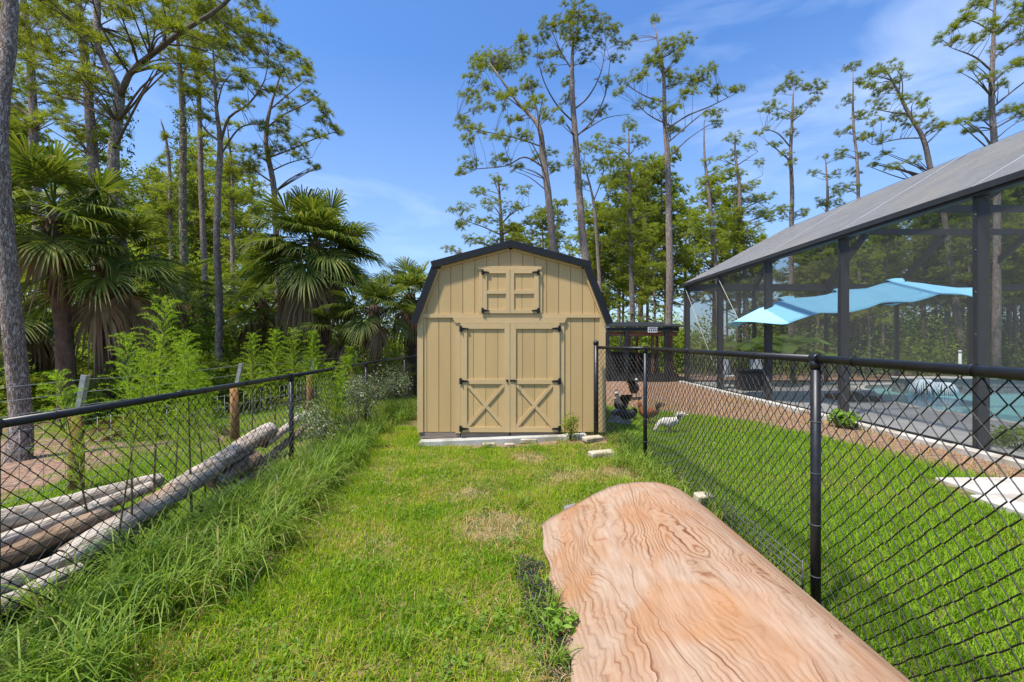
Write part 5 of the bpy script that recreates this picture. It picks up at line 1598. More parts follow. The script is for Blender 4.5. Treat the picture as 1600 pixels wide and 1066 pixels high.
px_pine('pine trunk rising behind the palms just before the forked pine', 12,
    [(168, 620, 27), (160, 500, 25), (148, 350, 23), (138, 200, 20), (132, 100, 18), (128, 0, 14), (122, -120, 5)], [],
    [(145, 140, 34, 16), (112, 150, 26, 14), (170, 175, 20, 12), (95, 190, 22, 12), (140, 60, 36, 18), (170, 100, 24, 14), (100, 20, 36, 20), (150, 0, 40, 18), (120, 210, 20, 10), (160, 215, 16, 9), (185, 200, 14, 10), (110, -60, 50, 30), (150, -100, 40, 24)], 43, tuft_r=0.19, width=.013, n_needle=30, dens=1.5, group=GL, sides=11)
px_pine('pale pine trunk above the frontmost palm, top in foliage', 14,
    [(62, 420, 22), (54, 260, 20), (48, 160, 18), (41, 60, 15), (36, -20, 11), (32, -90, 4)], [],
    [(40, 120, 26, 14), (70, 150, 22, 12), (15, 150, 24, 14), (60, 60, 30, 16), (20, 20, 34, 16), (65, 10, 26, 14), (40, -50, 50, 24), (90, 180, 18, 10), (28, 195, 18, 10)], 44, dens=1.5, width=.010, n_needle=42, group=GL)
px_pine('straight pine wrapped in green vines', 15,
    [(288, 560, 17), (288, 430, 16), (286, 300, 15), (284, 190, 13), (281, 100, 9), (278, 20, 4)], [[(282, 130, 4), (300, 95, 3), (318, 70, 1.5)], [(282, 110, 4), (262, 90, 3), (240, 80, 1.5)]],
    [(300, 90, 22, 11), (262, 86, 22, 11), (280, 30, 30, 14), (250, 40, 22, 12), (318, 62, 20, 10), (285, 5, 28, 12), (270, 130, 16, 8), (262, 215, 9, 8), (300, 150, 14, 8)], 45, dens=1.5, width=.010, n_needle=42, group=GL)
px_pine('grey pine that forks over the feathery weeds, nearest the big palm', 13.5,
    [(347, 640, 16), (346, 560, 15), (341, 460, 14), (338, 380, 13), (338, 290, 12), (341, 220, 11), (337, 170, 7), (333, 110, 5), (330, 40, 2)],
    [[(341, 215, 8), (360, 185, 6), (392, 165, 5), (418, 130, 3), (425, 95, 1.5)], [(340, 230, 5), (318, 200, 4), (300, 165, 2)], [(337, 168, 4), (352, 130, 3), (380, 112, 2), (415, 110, 1.2)], [(341, 235, 5), (372, 200, 4), (405, 190, 2)]],
    [(332, 62, 26, 13), (364, 88, 26, 10), (398, 74, 22, 10), (420, 104, 22, 9), (350, 128, 22, 9), (382, 124, 22, 9), (395, 12, 20, 10), (345, 22, 26, 12), (310, 100, 20, 10), (303, 140, 20, 10), (430, 70, 16, 9), (408, 140, 18, 8), (320, 180, 16, 8), (390, 45, 18, 10), (372, 165, 16, 7), (300, 60, 20, 12), (318, 15, 20, 12), (415, 30, 14, 9), (360, 55, 20, 10)], 46, dens=2.0, width=.010, n_needle=42, group=GL)
px_pine('slim dark pine between the vine wrapped and the grey forked one', 17,
    [(322, 560, 13), (319, 440, 12), (315, 300, 11), (312, 180, 9), (311, 90, 6), (310, 30, 3)], [],
    [(305, 120, 18, 10), (322, 150, 16, 8), (300, 60, 20, 10), (320, 90, 16, 8), (312, 30, 20, 10), (298, 180, 14, 8), (326, 210, 12, 7), (330, 120, 12, 7)], 47, dens=1.5, width=.011, n_needle=40, group=GL)
px_pine('flat branched pine leaning to open sky above the big palm', 15.5,
    [(432, 420, 12), (428, 330, 11.5), (425, 285, 11), (419, 230, 9), (421, 190, 7), (432, 140, 4), (444, 95, 2)],
    [[(420, 200, 5), (445, 180, 4), (480, 165, 3), (505, 150, 1.5)], [(421, 240, 5), (455, 232, 4), (490, 215, 3), (522, 203, 1.5)], [(424, 268, 4), (455, 255, 3), (490, 248, 1.5)], [(424, 280, 5), (400, 268, 4), (375, 250, 2)], [(424, 170, 4), (450, 150, 3), (478, 130, 1.5)]],
    [(446, 90, 16, 9), (470, 96, 18, 10), (455, 118, 15, 8), (478, 118, 14, 7), (486, 150, 15, 7), (500, 165, 13, 6), (456, 165, 17, 8), (520, 204, 11, 6), (492, 210, 17, 7), (460, 225, 18, 8), (435, 205, 16, 8), (402, 240, 20, 9), (380, 255, 20, 9), (470, 245, 14, 6), (486, 262, 11, 5), (428, 230, 14, 7), (410, 200, 14, 8), (440, 145, 12, 7), (500, 190, 11, 6), (395, 265, 16, 8), (365, 270, 16, 8), (512, 178, 9, 5), (448, 190, 12, 6)], 48, dens=1.7, width=.011, n_needle=40, group=GL)
px_pine('thin pine between the grey forked one and the flat branched one', 19,
    [(366, 480, 9), (362, 360, 8), (360, 270, 6), (357, 190, 2)], [],
    [(360, 195, 14, 8), (350, 225, 14, 8), (372, 230, 13, 8), (345, 260, 16, 9), (376, 268, 14, 8), (358, 300, 18, 10), (380, 310, 14, 8), (340, 300, 14, 8), (360, 335, 18, 10)], 49, dens=1.3, group=GL, needle='needle_far')
px_pine('broken topped thin pine beside the vine wrapped trunk, nearer the forked one', 18,
    [(268, 470, 9), (264, 360, 8), (262, 270, 7), (258, 215, 5), (253, 188, 2)], [],
    [(270, 240, 12, 8), (250, 255, 12, 8), (275, 290, 16, 10), (245, 300, 16, 10), (262, 325, 18, 10), (235, 330, 16, 10), (285, 330, 12, 8), (258, 360, 18, 10)], 50, dens=1.3, group=GL, needle='needle_far')
# vines climbing two of the trunks
def vine(label, px0, Y, y0, y1, w, n, seed):
    rg = np.random.default_rng(seed)
    py = rg.uniform(y0, y1, n); an = rg.random(n) * 6.28
    rad = (w / 2 + np.abs(rg.normal(0, 4.5, n)) * (1 + np.sin(py * .05) * .5)) * Y / F
    cx = (np.interp(py, px0[0], px0[1]) - 800) / F * Y
    pos = np.stack([cx + rad * np.cos(an), Y + rad * np.sin(an), H - (py - 533) / F * Y], 1)
    V, T = leaves(pos, np.stack([np.cos(an), np.sin(an), 0.5 + 0 * an], 1), 0.07, seed)
    b = pos.mean(0); b[2] = 0
    setp(link('climbing_vine', tri_mesh('climbing_vine', V - b, T), M['vine'], None, tuple(b)), label, 'vine')
def leaves(pos, dirs, size, seed, flat=0.55, jit=0.9):
    """leaf shaped quads (two triangles folded on the midrib) scattered at pos"""
    rg = np.random.default_rng(seed)
    m = len(pos)
    d = np.asarray(dirs) + rg.normal(0, jit, (m, 3))
    Rm = rotz_align(d, rg.random(m) * 6.28)
    t = np.array([[0, -0.5, 0], [0.26, 0, 0.07], [0, 0.5, -0.05], [-0.26, 0, 0.07]]) * np.array([flat / .55, 1, 1])
    sc = size * (0.6 + 0.8 * rg.random(m))
    out = np.einsum('mij,vj->mvi', Rm, t) * sc[:, None, None] + np.asarray(pos)[:, None, :]
    V = out.reshape(-1, 3)
    b = np.arange(m)[:, None] * 4
    T = np.concatenate([b + np.array([[0, 1, 2]]), b + np.array([[0, 2, 3]])])
    return V, T
vine('green vines thick on the straight pine before the gap in the woods', ([160, 560], [284, 288]), 14.95, 165, 555, 15, 2600, 3)
vine('sparse hanging vines on the reddish forked pine', ([130, 350], [186, 192]), 9.95, 130, 345, 24, 600, 4)

# ------------------------------------------------------------------ palms
def frond_mesh(name, el, lp, Rb, n, seed, dead=False):
    """a fan leaf on its stalk, leaving the crown towards +X at elevation el"""
    rg = np.random.default_rng(seed)
    V, T = [], []
    def addt(v, t):
        b = sum(len(x) for x in V); V.append(np.array(v)); T.append(np.array(t) + b)
    # stalk: bends under its own weight
    d = np.array([math.cos(el), 0, math.sin(el)])
    pts = [d * lp * s + np.array([0, 0, -0.16 * lp * s * s]) for s in np.linspace(0.04, 1, 6)]
    w = np.linspace(0.022, 0.012, 6)
    v = []
    for p, q in zip(pts, w):
        v += [p + np.array([0, -q, 0]), p + np.array([0, q, 0]), p + np.array([0, 0, -q])]
    t = []
    for i in range(5):
        for k in range(3):
            k2 = (k + 1) % 3
            t += [[i * 3 + k, i * 3 + k2, i * 3 + 3 + k2], [i * 3 + k, i * 3 + 3 + k2, i * 3 + 3 + k]]
    addt(v, t)
    end = pts[-1]
    ax = pts[-1] - pts[-2]; ax /= np.linalg.norm(ax)
    side = np.array([0, 1.0, 0]); nrm = np.cross(ax, side)
    if nrm[2] < 0: nrm = -nrm
    span = 62 if dead else 128
    for k in range(n):
        a = R(-span + 2 * span * k / (n - 1) + rg.uniform(-2, 2))
        ln = Rb * (0.72 + 0.28 * math.cos(a * 0.8)) * rg.uniform(0.9, 1.08)
        dd = math.cos(a) * ax + math.sin(a) * side + nrm * (0.22 * abs(math.sin(a)) + 0.05)
        dd /= np.linalg.norm(dd)
        wd = np.cross(dd, nrm); wd /= np.linalg.norm(wd)
        wid = Rb * (0.036 if dead else 0.023)
        dr = (0.75 if dead else 0.30) * ln
        st = end + ax * 0.25 * Rb * max(0, math.cos(a)) * 0.6
        v = []
        for s, q in ((0.04, .35), (0.4, 1.0), (0.72, .75)):
            p = st + dd * ln * s + np.array([0, 0, -dr * s ** 3 * rg.uniform(.8, 1.25)])
            up = nrm * wid * q * 0.35
            v += [p - wd * wid * q + up, p - up * .4, p + wd * wid * q + up]
        v.append(st + dd * ln * .97 + np.array([0, 0, -dr * rg.uniform(0.95, 1.5)]))
        t = []
        for i in range(2):
            for c in range(2):
                b = i * 3 + c
                t += [[b, b + 1, b + 4], [b, b + 4, b + 3]]
        t += [[6, 7, 9], [7, 8, 9]]
        addt(v, t)
    return tri_mesh(name, np.concatenate(V), np.concatenate(T))
FR = {}
for nm, el, dead in (('up', R(72), 0), ('high', R(42), 0), ('mid', R(12), 0), ('low', R(-22), 0), ('dead', R(-58), 1), ('dead2', R(-75), 1)):
    FR[nm] = [frond_mesh('frond_' + nm, el, 0.78 if not dead else 0.5, 0.78, 44 if not dead else 20, s * 7 + len(nm), bool(dead)) for s in range(3)]
    for me in FR[nm]:
        me.materials.append(M['palm_dead'] if dead else M['palm'])

def palm(label, px, py, Y, s, counts, trunk_w, base_px=None, seed=0, group='cabbage palms in the woods', name='cabbage_palm', lean=0.0):
    rr = random.Random(seed)
    h = P(px, py, Y)
    bx_ = ((base_px if base_px is not None else px) - 800) / F * Y
    root = empty(name, (bx_, Y, 0), label, 'palm', group)
    B = Vector((bx_, Y, 0))
    r = trunk_w * Y / F / 2
    if h.z > 0.6:
        mb = MB(B)
        tr = spline([(bx_, Y, -0.2, r * 1.25), (bx_ + (h.x - bx_) * .3, Y + .03, h.z * .35, r), (bx_ + (h.x - bx_) * .75, Y, h.z * .75, r * 1.02), (h.x, Y, h.z + 0.05, r * 0.8)], 18)
        mb.tube([Vector(p[:3]) for p in tr], list(tr[:, 3]), 12, wob=0.09, seed=seed)
        tk = mb.build('trunk', M['bark_red'], root)
        for k in range(22):                                    # old leaf bases left on the upper trunk
            q = rr.uniform(0.45, 0.97); an = rr.uniform(0, 6.28)
            z = h.z * q
            c = Vector((float(np.interp(z, tr[:, 2], tr[:, 0])), Y, z)) + Vector((math.cos(an), math.sin(an), 0)) * r * .95
            e = c + Vector((math.cos(an) * .11, math.sin(an) * .11, 0.2)) * s
            MB(B).tube([c, e], [0.035 * s, 0.014 * s], 5, flat=.5).build('leaf_base', M['bark_red'], tk)
    hd = Vector((h.x, Y, h.z)) - B
    tot = sum(n for _, n in counts)
    gi = rr.random()
    for kind, n in counts:
        off = rr.uniform(0, 6.28)
        for k in range(n):
            o = bpy.data.objects.new('dead_frond' if kind.startswith('dead') else 'frond', rr.choice(FR[kind]))
            COL.objects.link(o); o.parent = root
            az = off + 2 * math.pi * k / n + rr.uniform(-.25, .25)
            o.rotation_euler = (rr.uniform(-.25, .25), rr.uniform(-.18, .18), az)
            sc = s * rr.uniform(0.85, 1.12)
            o.scale = (sc, sc, sc)
            o.location = hd + Vector((0, 0, rr.uniform(-.15, .1) * s))
    return root
FULL = [('up', 4), ('high', 7), ('mid', 8), ('low', 8), ('dead', 2), ('dead2', 2)]
palm('largest bushy palm with a skirt of dead fronds, beside open sky', 492, 385, 14, 1.42, [('up', 8), ('high', 14), ('mid', 16), ('low', 20), ('dead', 5), ('dead2', 4)], 26, 505, 1)
palm('frontmost palm with big drooping fans between two pine trunks', 84, 335, 8.6, 1.04, FULL, 22, 106, 2)
palm('palm on the reddish trunk just before the forked pine', 168, 405, 9.3, 1.05, [('up', 2), ('high', 6), ('mid', 8), ('low', 7), ('dead', 3), ('dead2', 2)], 26, 160, 3)
palm('short bright green palm leaning by the largest palm, toward the shed', 584, 480, 12.5, .86, [('up', 3), ('high', 7), ('mid', 7), ('low', 4), ('dead', 2)], 20, 590, 4)
palm('palm whose fans touch the shed roof edge', 640, 462, 15, 1.12, [('up', 4), ('high', 7), ('mid', 8), ('low', 6), ('dead', 4)], 22, 645, 5)
palm('shaded palm behind the grey forked pine', 412, 470, 16.5, 1.3, [('up', 2), ('high', 5), ('mid', 7), ('low', 7), ('dead', 4), ('dead2', 3)], 20, None, 6)
palm('shaded palm deep in the woods behind the vine wrapped pine', 258, 445, 14.8, 1.15, [('high', 6), ('mid', 7), ('low', 6), ('dead', 4)], 18, None, 7)
palm('low palm in the frame edge shade behind the thick grey trunk', 40, 470, 10.5, 1.1, [('high', 5), ('mid', 7), ('low', 6), ('dead', 5), ('dead2', 3)], 22, 50, 8)
palm('low spiky palm in front of the short bright green one', 535, 510, 13, .8, [('up', 3), ('high', 6), ('mid', 5), ('dead', 2)], 16, None, 9)
palm('palm half hidden behind the thin pines of the woods', 330, 455, 19, 1.15, [('high', 6), ('mid', 7), ('low', 6), ('dead', 3)], 16, None, 10)
for k, (px, Y, s) in enumerate(((60, 12, 1.0), (120, 11.5, .9), (215, 13, 1.0), (290, 12.5, .9), (375, 13.5, .95), (440, 12.5, .9), (480, 11.8, .8), (615, 13.5, .8), (20, 9.5, .9), (-20, 12, 1.0))):
    palm('saw palmetto clump on the floor of the woods', px, 533 + (H - 0.35) * F / Y, Y, s, [('up', 3), ('high', 6), ('mid', 3)], 10, None, 30 + k, 'saw palmettos on the woods floor', 'saw_palmetto')
# fallen dead fronds by the thick grey trunk
for k, (x, y, az) in enumerate(((-5.55, 7.2, 0.3), (-5.9, 7.6, 1.3), (-5.2, 7.5, 2.6))):
    o = link('fallen_frond', FR['dead'][k % 3].copy(), None, None, (x, y, 0.62))
    o.rotation_euler = (0.3 * k, -0.5, az); o.scale = (1.1,) * 3
    setp(o, ['fallen tan palm frond lying next to the thick grey trunk', 'fallen tan palm frond farthest behind the others', 'fallen tan palm frond nearest the wooden fence post'][k], 'palm frond')

# ------------------------------------------------------------------ woods: far pines, thickets, undergrowth
protos = []
for v in range(6):
    rr = random.Random(100 + v)
    hgt = (9.5, 11, 12.5, 8, 10.5, 13)[v]
    lean = rr.uniform(-.5, .5)
    tr = [(0, 0, -.3, .11), (lean * .2, 0.05, hgt * .35, .085), (lean * .5, -.05, hgt * .7, .055), (lean, 0, hgt, .02)]
    bl = []
    for k in range(26):
        q = 0.38 + 0.62 * (k / 25)
        rad = (1 - q) * 2.2 + 0.35
        an = k * 2.4 + rr.uniform(-.4, .4); rd = rad * rr.uniform(.25, 1)
        bl.append((lean * q + math.cos(an) * rd, math.sin(an) * rd, hgt * q + rr.uniform(-.2, .2), rr.uniform(.32, .6), rr.uniform(.2, .36)))
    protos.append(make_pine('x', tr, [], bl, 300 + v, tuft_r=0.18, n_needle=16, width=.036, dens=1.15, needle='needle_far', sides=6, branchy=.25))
placed = [0] * 6
def far_pine(x, y, hs, label, group):
    v = rnd.randrange(6)
    o = protos[v] if placed[v] == 0 else copy_tree(protos[v])
    placed[v] += 1
    hh = (9.5, 11, 12.5, 8, 10.5, 13)[v]
    s = hs / hh
    o.location = (x, y, 0); o.rotation_euler = (0, 0, rnd.uniform(0, 6.28)); o.scale = (max(s, .75), max(s, .75), s)
    setp(o, label, 'tree', group)
LAB_L = ('slender background pine in the woods beyond the log pile', 'background pines beyond the log pile')
LAB_M = ('slender background pine between the shed roof and the pool cage', 'background pines between shed and cage')
LAB_R = ('background pine seen dimly through the pool cage screens', 'background pines behind the pool cage')
def top_z(py, Y): return H + (533 - py) / F * Y
for k in range(34):                                   # beyond the log pile
    Y = rnd.uniform(20, 38); px = rnd.uniform(-40, 470)
    lim = np.interp(px, [0, 200, 250, 330, 400, 470], [90, 210, 270, 200, 290, 350])
    far_pine((px - 800) / F * Y, Y, min(top_z(lim + rnd.uniform(0, 120), Y), 17), *LAB_L)
for k in range(30):
    Y = rnd.uniform(25, 46); px = rnd.uniform(800, 1215)
    lim = np.interp(px, [800, 880, 960, 1060, 1215], [350, 300, 240, 255, 320])
    far_pine((px - 800) / F * Y, Y, top_z(lim + rnd.uniform(0, 110), Y), *LAB_M)
for k in range(44):
    Y = rnd.uniform(21, 36); px = rnd.uniform(1225, 1640)
    lim = np.interp(px, [1200, 1300, 1400, 1640], [385, 335, 300, 215])
    far_pine((px - 800) / F * Y, Y, min(top_z(lim + rnd.uniform(5, 60), Y), 15), *LAB_R)

def thicket(name, label, boxes, n, size, mat, seed, kind='stuff'):
    """leaf mass: rounded heaps (x, y, rx, ry, h) of leaves, denser at their skins"""
    rg = np.random.default_rng(seed)
    area = np.array([b[2] * b[4] + b[2] * b[3] * .5 for b in boxes]); area /= area.sum()
    pos, dr = [], []
    for b, f in zip(boxes, area):
        m = max(30, int(n * f))
        d = rg.normal(size=(m, 3)); d /= np.linalg.norm(d, axis=1)[:, None]
        d[:, 2] = np.abs(d[:, 2]) * 1.0
        lump = 1 + .22 * np.sin(5 * d[:, 0] + b[0]) * np.sin(6 * d[:, 2] + b[1]) + .15 * np.sin(11 * d[:, 1] + 9 * d[:, 2])
        rad = (rg.random(m) ** .3) * lump
        p = np.array([b[0], b[1], 0.05]) + d * rad[:, None] * np.array([b[2], b[3], b[4]])
        pos.append(p); dr.append(d + np.array([0, 0, .6]))
    pos = np.concatenate(pos); dr = np.concatenate(dr)
    V, T = leaves(pos, dr, size, seed)
    c = pos.mean(0); c[2] = 0
    o = link(name, tri_mesh(name, V - c, T), M[mat], None, tuple(c))
    return setp(o, label, 'undergrowth' if kind == 'stuff' else 'shrub', None, kind)
bx1 = []
bx0 = []
for k in range(60):
    Y = rnd.uniform(13.5, 26); px = rnd.uniform(-60, 650)
    x = (px - 800) / F * Y
    if x > -4.2: continue
    bx1.append((x, Y, rnd.uniform(.8, 1.9), rnd.uniform(.7, 1.4), rnd.uniform(1.0, 2.9)))
for k in range(90):
    Y = rnd.uniform(8.6, 15); x = rnd.uniform(-15, -5.2)
    if x > -6.2 and Y < 9.5: continue
    bx0.append((x, Y, rnd.uniform(.4, .95), rnd.uniform(.4, .8), rnd.uniform(.35, 1.25)))
thicket('low_undergrowth', 'low bright green ground growth at the edge of the woods', bx0, 42000, 0.10, 'bush_bright', 15)
thicket('undergrowth', 'dense dark green undergrowth filling the woods beyond the log pile', bx1, 60000, 0.15, 'bush', 5)
bx2 = [(x, y, rx, rx * .8, h) for x, y, rx, h in ((-19, 29, 3, 8), (-14.5, 27, 2.6, 7.2), (-22, 25, 2.5, 8.5), (-26, 30, 3, 10), (-16.5, 23, 2.0, 6.5), (-12.5, 22.5, 1.7, 5.2), (-29, 27, 3, 10), (-11, 27, 2.0, 5.2), (-9, 30, 2.2, 4.8), (-20, 21, 1.8, 6), (-7, 33, 2.6, 4.6), (-24, 20, 2, 6), (-32, 32, 3.5, 10), (-17, 19.5, 1.5, 4.5), (-13.5, 20, 1.3, 4.2), (-24, 27, 3, 9.5), (-36, 26, 3.5, 12), (-31, 22, 3, 10), (-27, 22, 2.5, 9))]
for k in range(20):
    Y = rnd.uniform(16.5, 21); px = rnd.uniform(-60, 430)
    bx2.append(((px - 800) / F * Y, Y, rnd.uniform(.9, 1.6), rnd.uniform(.8, 1.3), min(6.5, (H + (533 - np.interp(px, [0, 200, 430], [300, 330, 400])) / F * Y) * rnd.uniform(.6, 1.0))))
thicket('leafy_thicket', 'yellow green leafy thicket far back in the woods behind the palms', bx2, 62000, 0.17, 'bush_bright', 6)
bx3 = []
for k in range(46):
    Y = rnd.uniform(21.5, 34); px = rnd.uniform(885, 1230)
    bx3.append(((px - 800) / F * Y, Y, rnd.uniform(1.0, 2.0), rnd.uniform(.9, 1.5), rnd.uniform(1.4, 3.3)))
thicket('hedge_growth', 'bright green bushes massed behind the chicken run', bx3, 26000, 0.2, 'bush_bright', 7)
bx4 = []
for k in range(80):
    Y = rnd.uniform(25, 38); px = rnd.uniform(1180, 1700)
    bx4.append(((px - 800) / F * Y, Y, rnd.uniform(1.2, 2.4), rnd.uniform(1, 1.8), rnd.uniform(1.8, 7.0)))
for k in range(46):
    Y = rnd.uniform(19.0, 24); px = rnd.uniform(1150, 1720)
    bx4.append(((px - 800) / F * Y, Y, rnd.uniform(.8, 1.5), rnd.uniform(.7, 1.2), rnd.uniform(.9, 3.0)))
for k in range(40):
    Y = rnd.uniform(24, 40); px = rnd.uniform(1700, 2700)
    bx4.append(((px - 800) / F * Y, Y, rnd.uniform(2, 3.2), rnd.uniform(1.5, 2.5), rnd.uniform(3, 8)))
thicket('woodland_growth', 'dim green woodland growth behind the pool cage screens', bx4, 125000, 0.17, 'bush', 8)
bx5 = [(x, rnd.uniform(60, 80), 9, 6, rnd.uniform(5, 8)) for x in np.arange(-120, 150, 9) if not (-26 < x < -8)] + [(x, 85, 7, 6, 3.5) for x in (-30, -24, -18, -12, -6)]
thicket('far_woods', 'line of far woods along the horizon', bx5, 26000, 0.7, 'bush', 9)

# individual shrubs
def shrub(name, label, x, y, rx, h, n, size, mat, seed, cat='shrub', group=None, stems=5):
    rg = np.random.default_rng(seed); rr = random.Random(seed)
    root = empty(name, (x, y, gz(x, y)), label, cat, group)
    m = n
    cl = [(rr.uniform(-.5, .5) * rx, rr.uniform(-.5, .5) * rx, h * rr.uniform(.35, .8), rr.uniform(.3, .55)) for _ in range(9)]
    pos, dr = [], []
    for c in cl:
        k = m // len(cl)
        d = rg.normal(size=(k, 3)); d /= np.linalg.norm(d, axis=1)[:, None]
        p = np.array(c[:3]) + d * (rg.random(k) ** .4)[:, None] * np.array([rx * c[3] * 1.2, rx * c[3] * 1.2, h * c[3] * .65])
        p[:, 2] = np.clip(p[:, 2], 0.02, None)
        pos.append(p); dr.append(d + np.array([0, 0, .7]))
    V, T = leaves(np.concatenate(pos), np.concatenate(dr), size, seed, flat=.4)
    link('foliage', tri_mesh('foliage', V, T), M[mat], root)
    mb = MB()
    for c in cl[:stems + 3]:
        mb.tube([(0, 0, -.03), (c[0] * .4, c[1] * .4, c[2] * .5), tuple(c[:3])], [.008, .006, .003], 5)
    mb.build('stems', M['stem'], root)
    return root
GV = 'pale leaved vines on the lower fence'
shrub('fence_vine', 'pale leaved vine bush at the fence foot, nearest the log pile', -2.72, 6.6, .5, .75, 900, .06, 'pale_leaf', 1, group=GV)
shrub('fence_vine', 'tallest pale leaved vine bush, against the middle fence post', -2.80, 7.9, .5, 1.15, 1300, .06, 'pale_leaf', 2, group=GV)
shrub('fence_vine', 'pale leaved vine bush just past the middle fence post', -2.9, 9.2, .55, .95, 1100, .06, 'pale_leaf', 3, group=GV)
shrub('fence_vine', 'pale leaved vine bush nearest the shed wall', -2.75, 10.6, .5, 1.0, 1000, .065, 'pale_leaf', 4, group=GV)
shrub('door_weed', 'small leafy weed growing against the shed door hinge', 0.90, 6.98, .17, .42, 420, .045, 'bush_bright', 5, 'weed')
shrub('leafy_weed', 'lime green leafy weed at the near edge of the plywood', 0.27, 2.42, .12, .17, 90, .055, 'weed', 6, 'weed')
shrub('leafy_weed', 'broad leaved weed inside the tall grass at the fence', -2.35, 2.95, .16, .3, 60, .09, 'weed', 7, 'weed')
shrub('pool_shrub', 'dark sprawling shrub inside the cage next to the widest post', 7.35, 6.6, .55, .42, 700, .07, 'bush', 8)
shrub('border_plant', 'bright green strappy plant clump at the white kerb', 6.15, 8.4, .32, .34, 420, .13, 'weed', 9, 'plant')
shrub('yard_bush', 'bright yellow green bush beyond the lower fence, next to the shed', -3.6, 12.4, .7, 1.4, 900, .1, 'bush_bright', 10)
shrub('yard_bush', 'olive green bush beyond the tallest feathery weeds', -4.9, 11.2, .7, .9, 700, .09, 'bush_bright', 11)

# banana plants and shrubs inside the cage
def banana(label, x, y, s, seed, n=8):
    rr = random.Random(seed)
    root = empty('banana_plant', (x, y, 0.05), label, 'plant', 'banana plants by the cage end wall')
    MB().tube([(0, 0, -.05), (0, 0, .5 * s), (.03, 0, 1.0 * s)], [.08 * s, .07 * s, .05 * s], 8).build('stem', M['green_stem'], root)
    for k in range(n):
        az = 2 * math.pi * k / n + rr.uniform(-.3, .3); el = R(rr.uniform(35, 70)); L_ = rr.uniform(1.2, 1.7) * s
        d = Vector((math.cos(az), math.sin(az), 0)); sd = Vector((-math.sin(az), math.cos(az), 0))
        vs, fs = [], []
        for i in range(13):
            t = i / 12
            c = d * (L_ * t * math.cos(el) * (1 + .3 * t)) + Vector((0, 0, s * .95 + L_ * (math.sin(el) * t - .75 * t * t)))
            w = .26 * s * math.sin(math.pi * min(1, max(0.02, (t - .12) / .9))) ** .6 if t > .12 else .02
            dz = -w * .35
            tear = (rr.random() - .5) * .05
            vs += [c + sd * (w + tear) + Vector((0, 0, dz)), c, c - sd * (w - tear) + Vector((0, 0, dz))]
        for i in range(12):
            for c in range(2):
                q = i * 3 + c
                fs.append((q, q + 1, q + 4, q + 3))
        MB().add(vs, fs, True).build('leaf', M['banana'], root)
    return root
banana('banana plant nearest the cage corner and chicken run', 8.5, 16.2, 1.2, 1)
banana('banana plant with broad arching leaf under the blue umbrella', 10.2, 16.5, 1.3, 2)
banana('small banana plant farther along the end wall, by the spa', 11.2, 16.7, .9, 3)

# ------------------------------------------------------------------ feathery weeds
def fennel_mesh(h, spread, nb, nl, seed, leaf_l=0.06, w=0.0032):
    rg = np.random.default_rng(seed)
    bend = rg.normal(0, .05, 2)
    V = []
    mb = MB()
    st = [Vector((bend[0] * t * t * h, bend[1] * t * t * h, t * h)) for t in np.linspace(0, 1, 9)]
    mb.tube(st, list(np.linspace(.011, .002, 9)), 6)
    for k in range(nb):
        t = 0.36 + 0.62 * (k + rg.random()) / nb
        an = k * 2.399 + rg.normal(0, .3)
        L_ = spread * (1 - t) ** 0.6 * rg.uniform(.7, 1.15) + .05
        b = np.array([bend[0] * t * t * h, bend[1] * t * t * h, t * h])
        up = rg.uniform(.8, 1.7)
        d = np.array([math.cos(an), math.sin(an), up]); d /= np.linalg.norm(d)
        s = np.linspace(.05, 1, nl)
        p = b + np.outer(s * L_, d) - np.outer(s ** 2.6 * L_ * .42, [0, 0, 1])
        # leaflets: thin spikes all round the branchlet
        dd = d * 1.0 + rg.normal(0, .5, (nl, 3)); dd /= np.linalg.norm(dd, axis=1)[:, None]
        sd = np.cross(dd, rg.normal(size=(nl, 3))); sd /= np.linalg.norm(sd, axis=1)[:, None]
        ll = leaf_l * (1.15 - .6 * s)[:, None] * rg.uniform(.7, 1.3, (nl, 1))
        V.append(np.stack([p - sd * w, p + sd * w, p + dd * ll], 1).reshape(-1, 3))
        e = np.cross(d, [0, 0, 1]); e = e / np.linalg.norm(e) * w * .7
        for i in range(0, nl - 1, max(1, nl // 5)):
            j = min(i + max(1, nl // 5), nl - 1)
            V.append(np.array([p[i] - e, p[i] + e, p[j]]))
    V = np.concatenate(V)
    return mb.mesh('stem'), tri_mesh('foliage', V, np.arange(len(V)).reshape(-1, 3))
FN = [fennel_mesh(1.9, .60, 84, 60, 1, .036, .0018), fennel_mesh(1.5, .50, 74, 54, 2, .036, .002), fennel_mesh(1.25, .36, 84, 46, 3, .042, .0028)]
for st_, fo_ in FN:
    st_.materials.append(M['stem']); fo_.materials.append(M['fennel'])
def fennel(label, px, base_y, top_y, X, v, lean=0.0):
    Y = X * F / (px - 800)
    hgt = top = H - (top_y - 533) / F * Y
    root = empty('feathery_weed', (X, Y, gz(X, Y)), label, 'weed', 'feathery weeds beyond the lower fence', rnd.uniform(0, 6.28))
    s = max(.4, top / (1.9, 1.5, 1.25)[v])
    root.scale = (s, s, s)
    root.rotation_euler = (lean, lean * .5, rnd.uniform(0, 6.28))
    link('stem', FN[v][0], None, root); link('foliage', FN[v][1], None, root)
fennel('tallest feathery weed, in front of the reddish forked pine', 240, 0, 462, -3.0, 0)
fennel('second tall feathery weed crowding the tallest one, nearer the logs', 205, 0, 520, -2.85, 0, .06)
fennel('drooping feathery weed between the tallest one and the grey pine', 300, 0, 540, -2.9, 1, -.08)
fennel('leaning feathery weed next to the wooden post at the frame edge', 150, 0, 575, -3.05, 1, .12)
fennel('wide feathery weed right before the grey forked pine', 272, 0, 515, -3.15, 0, -.05)
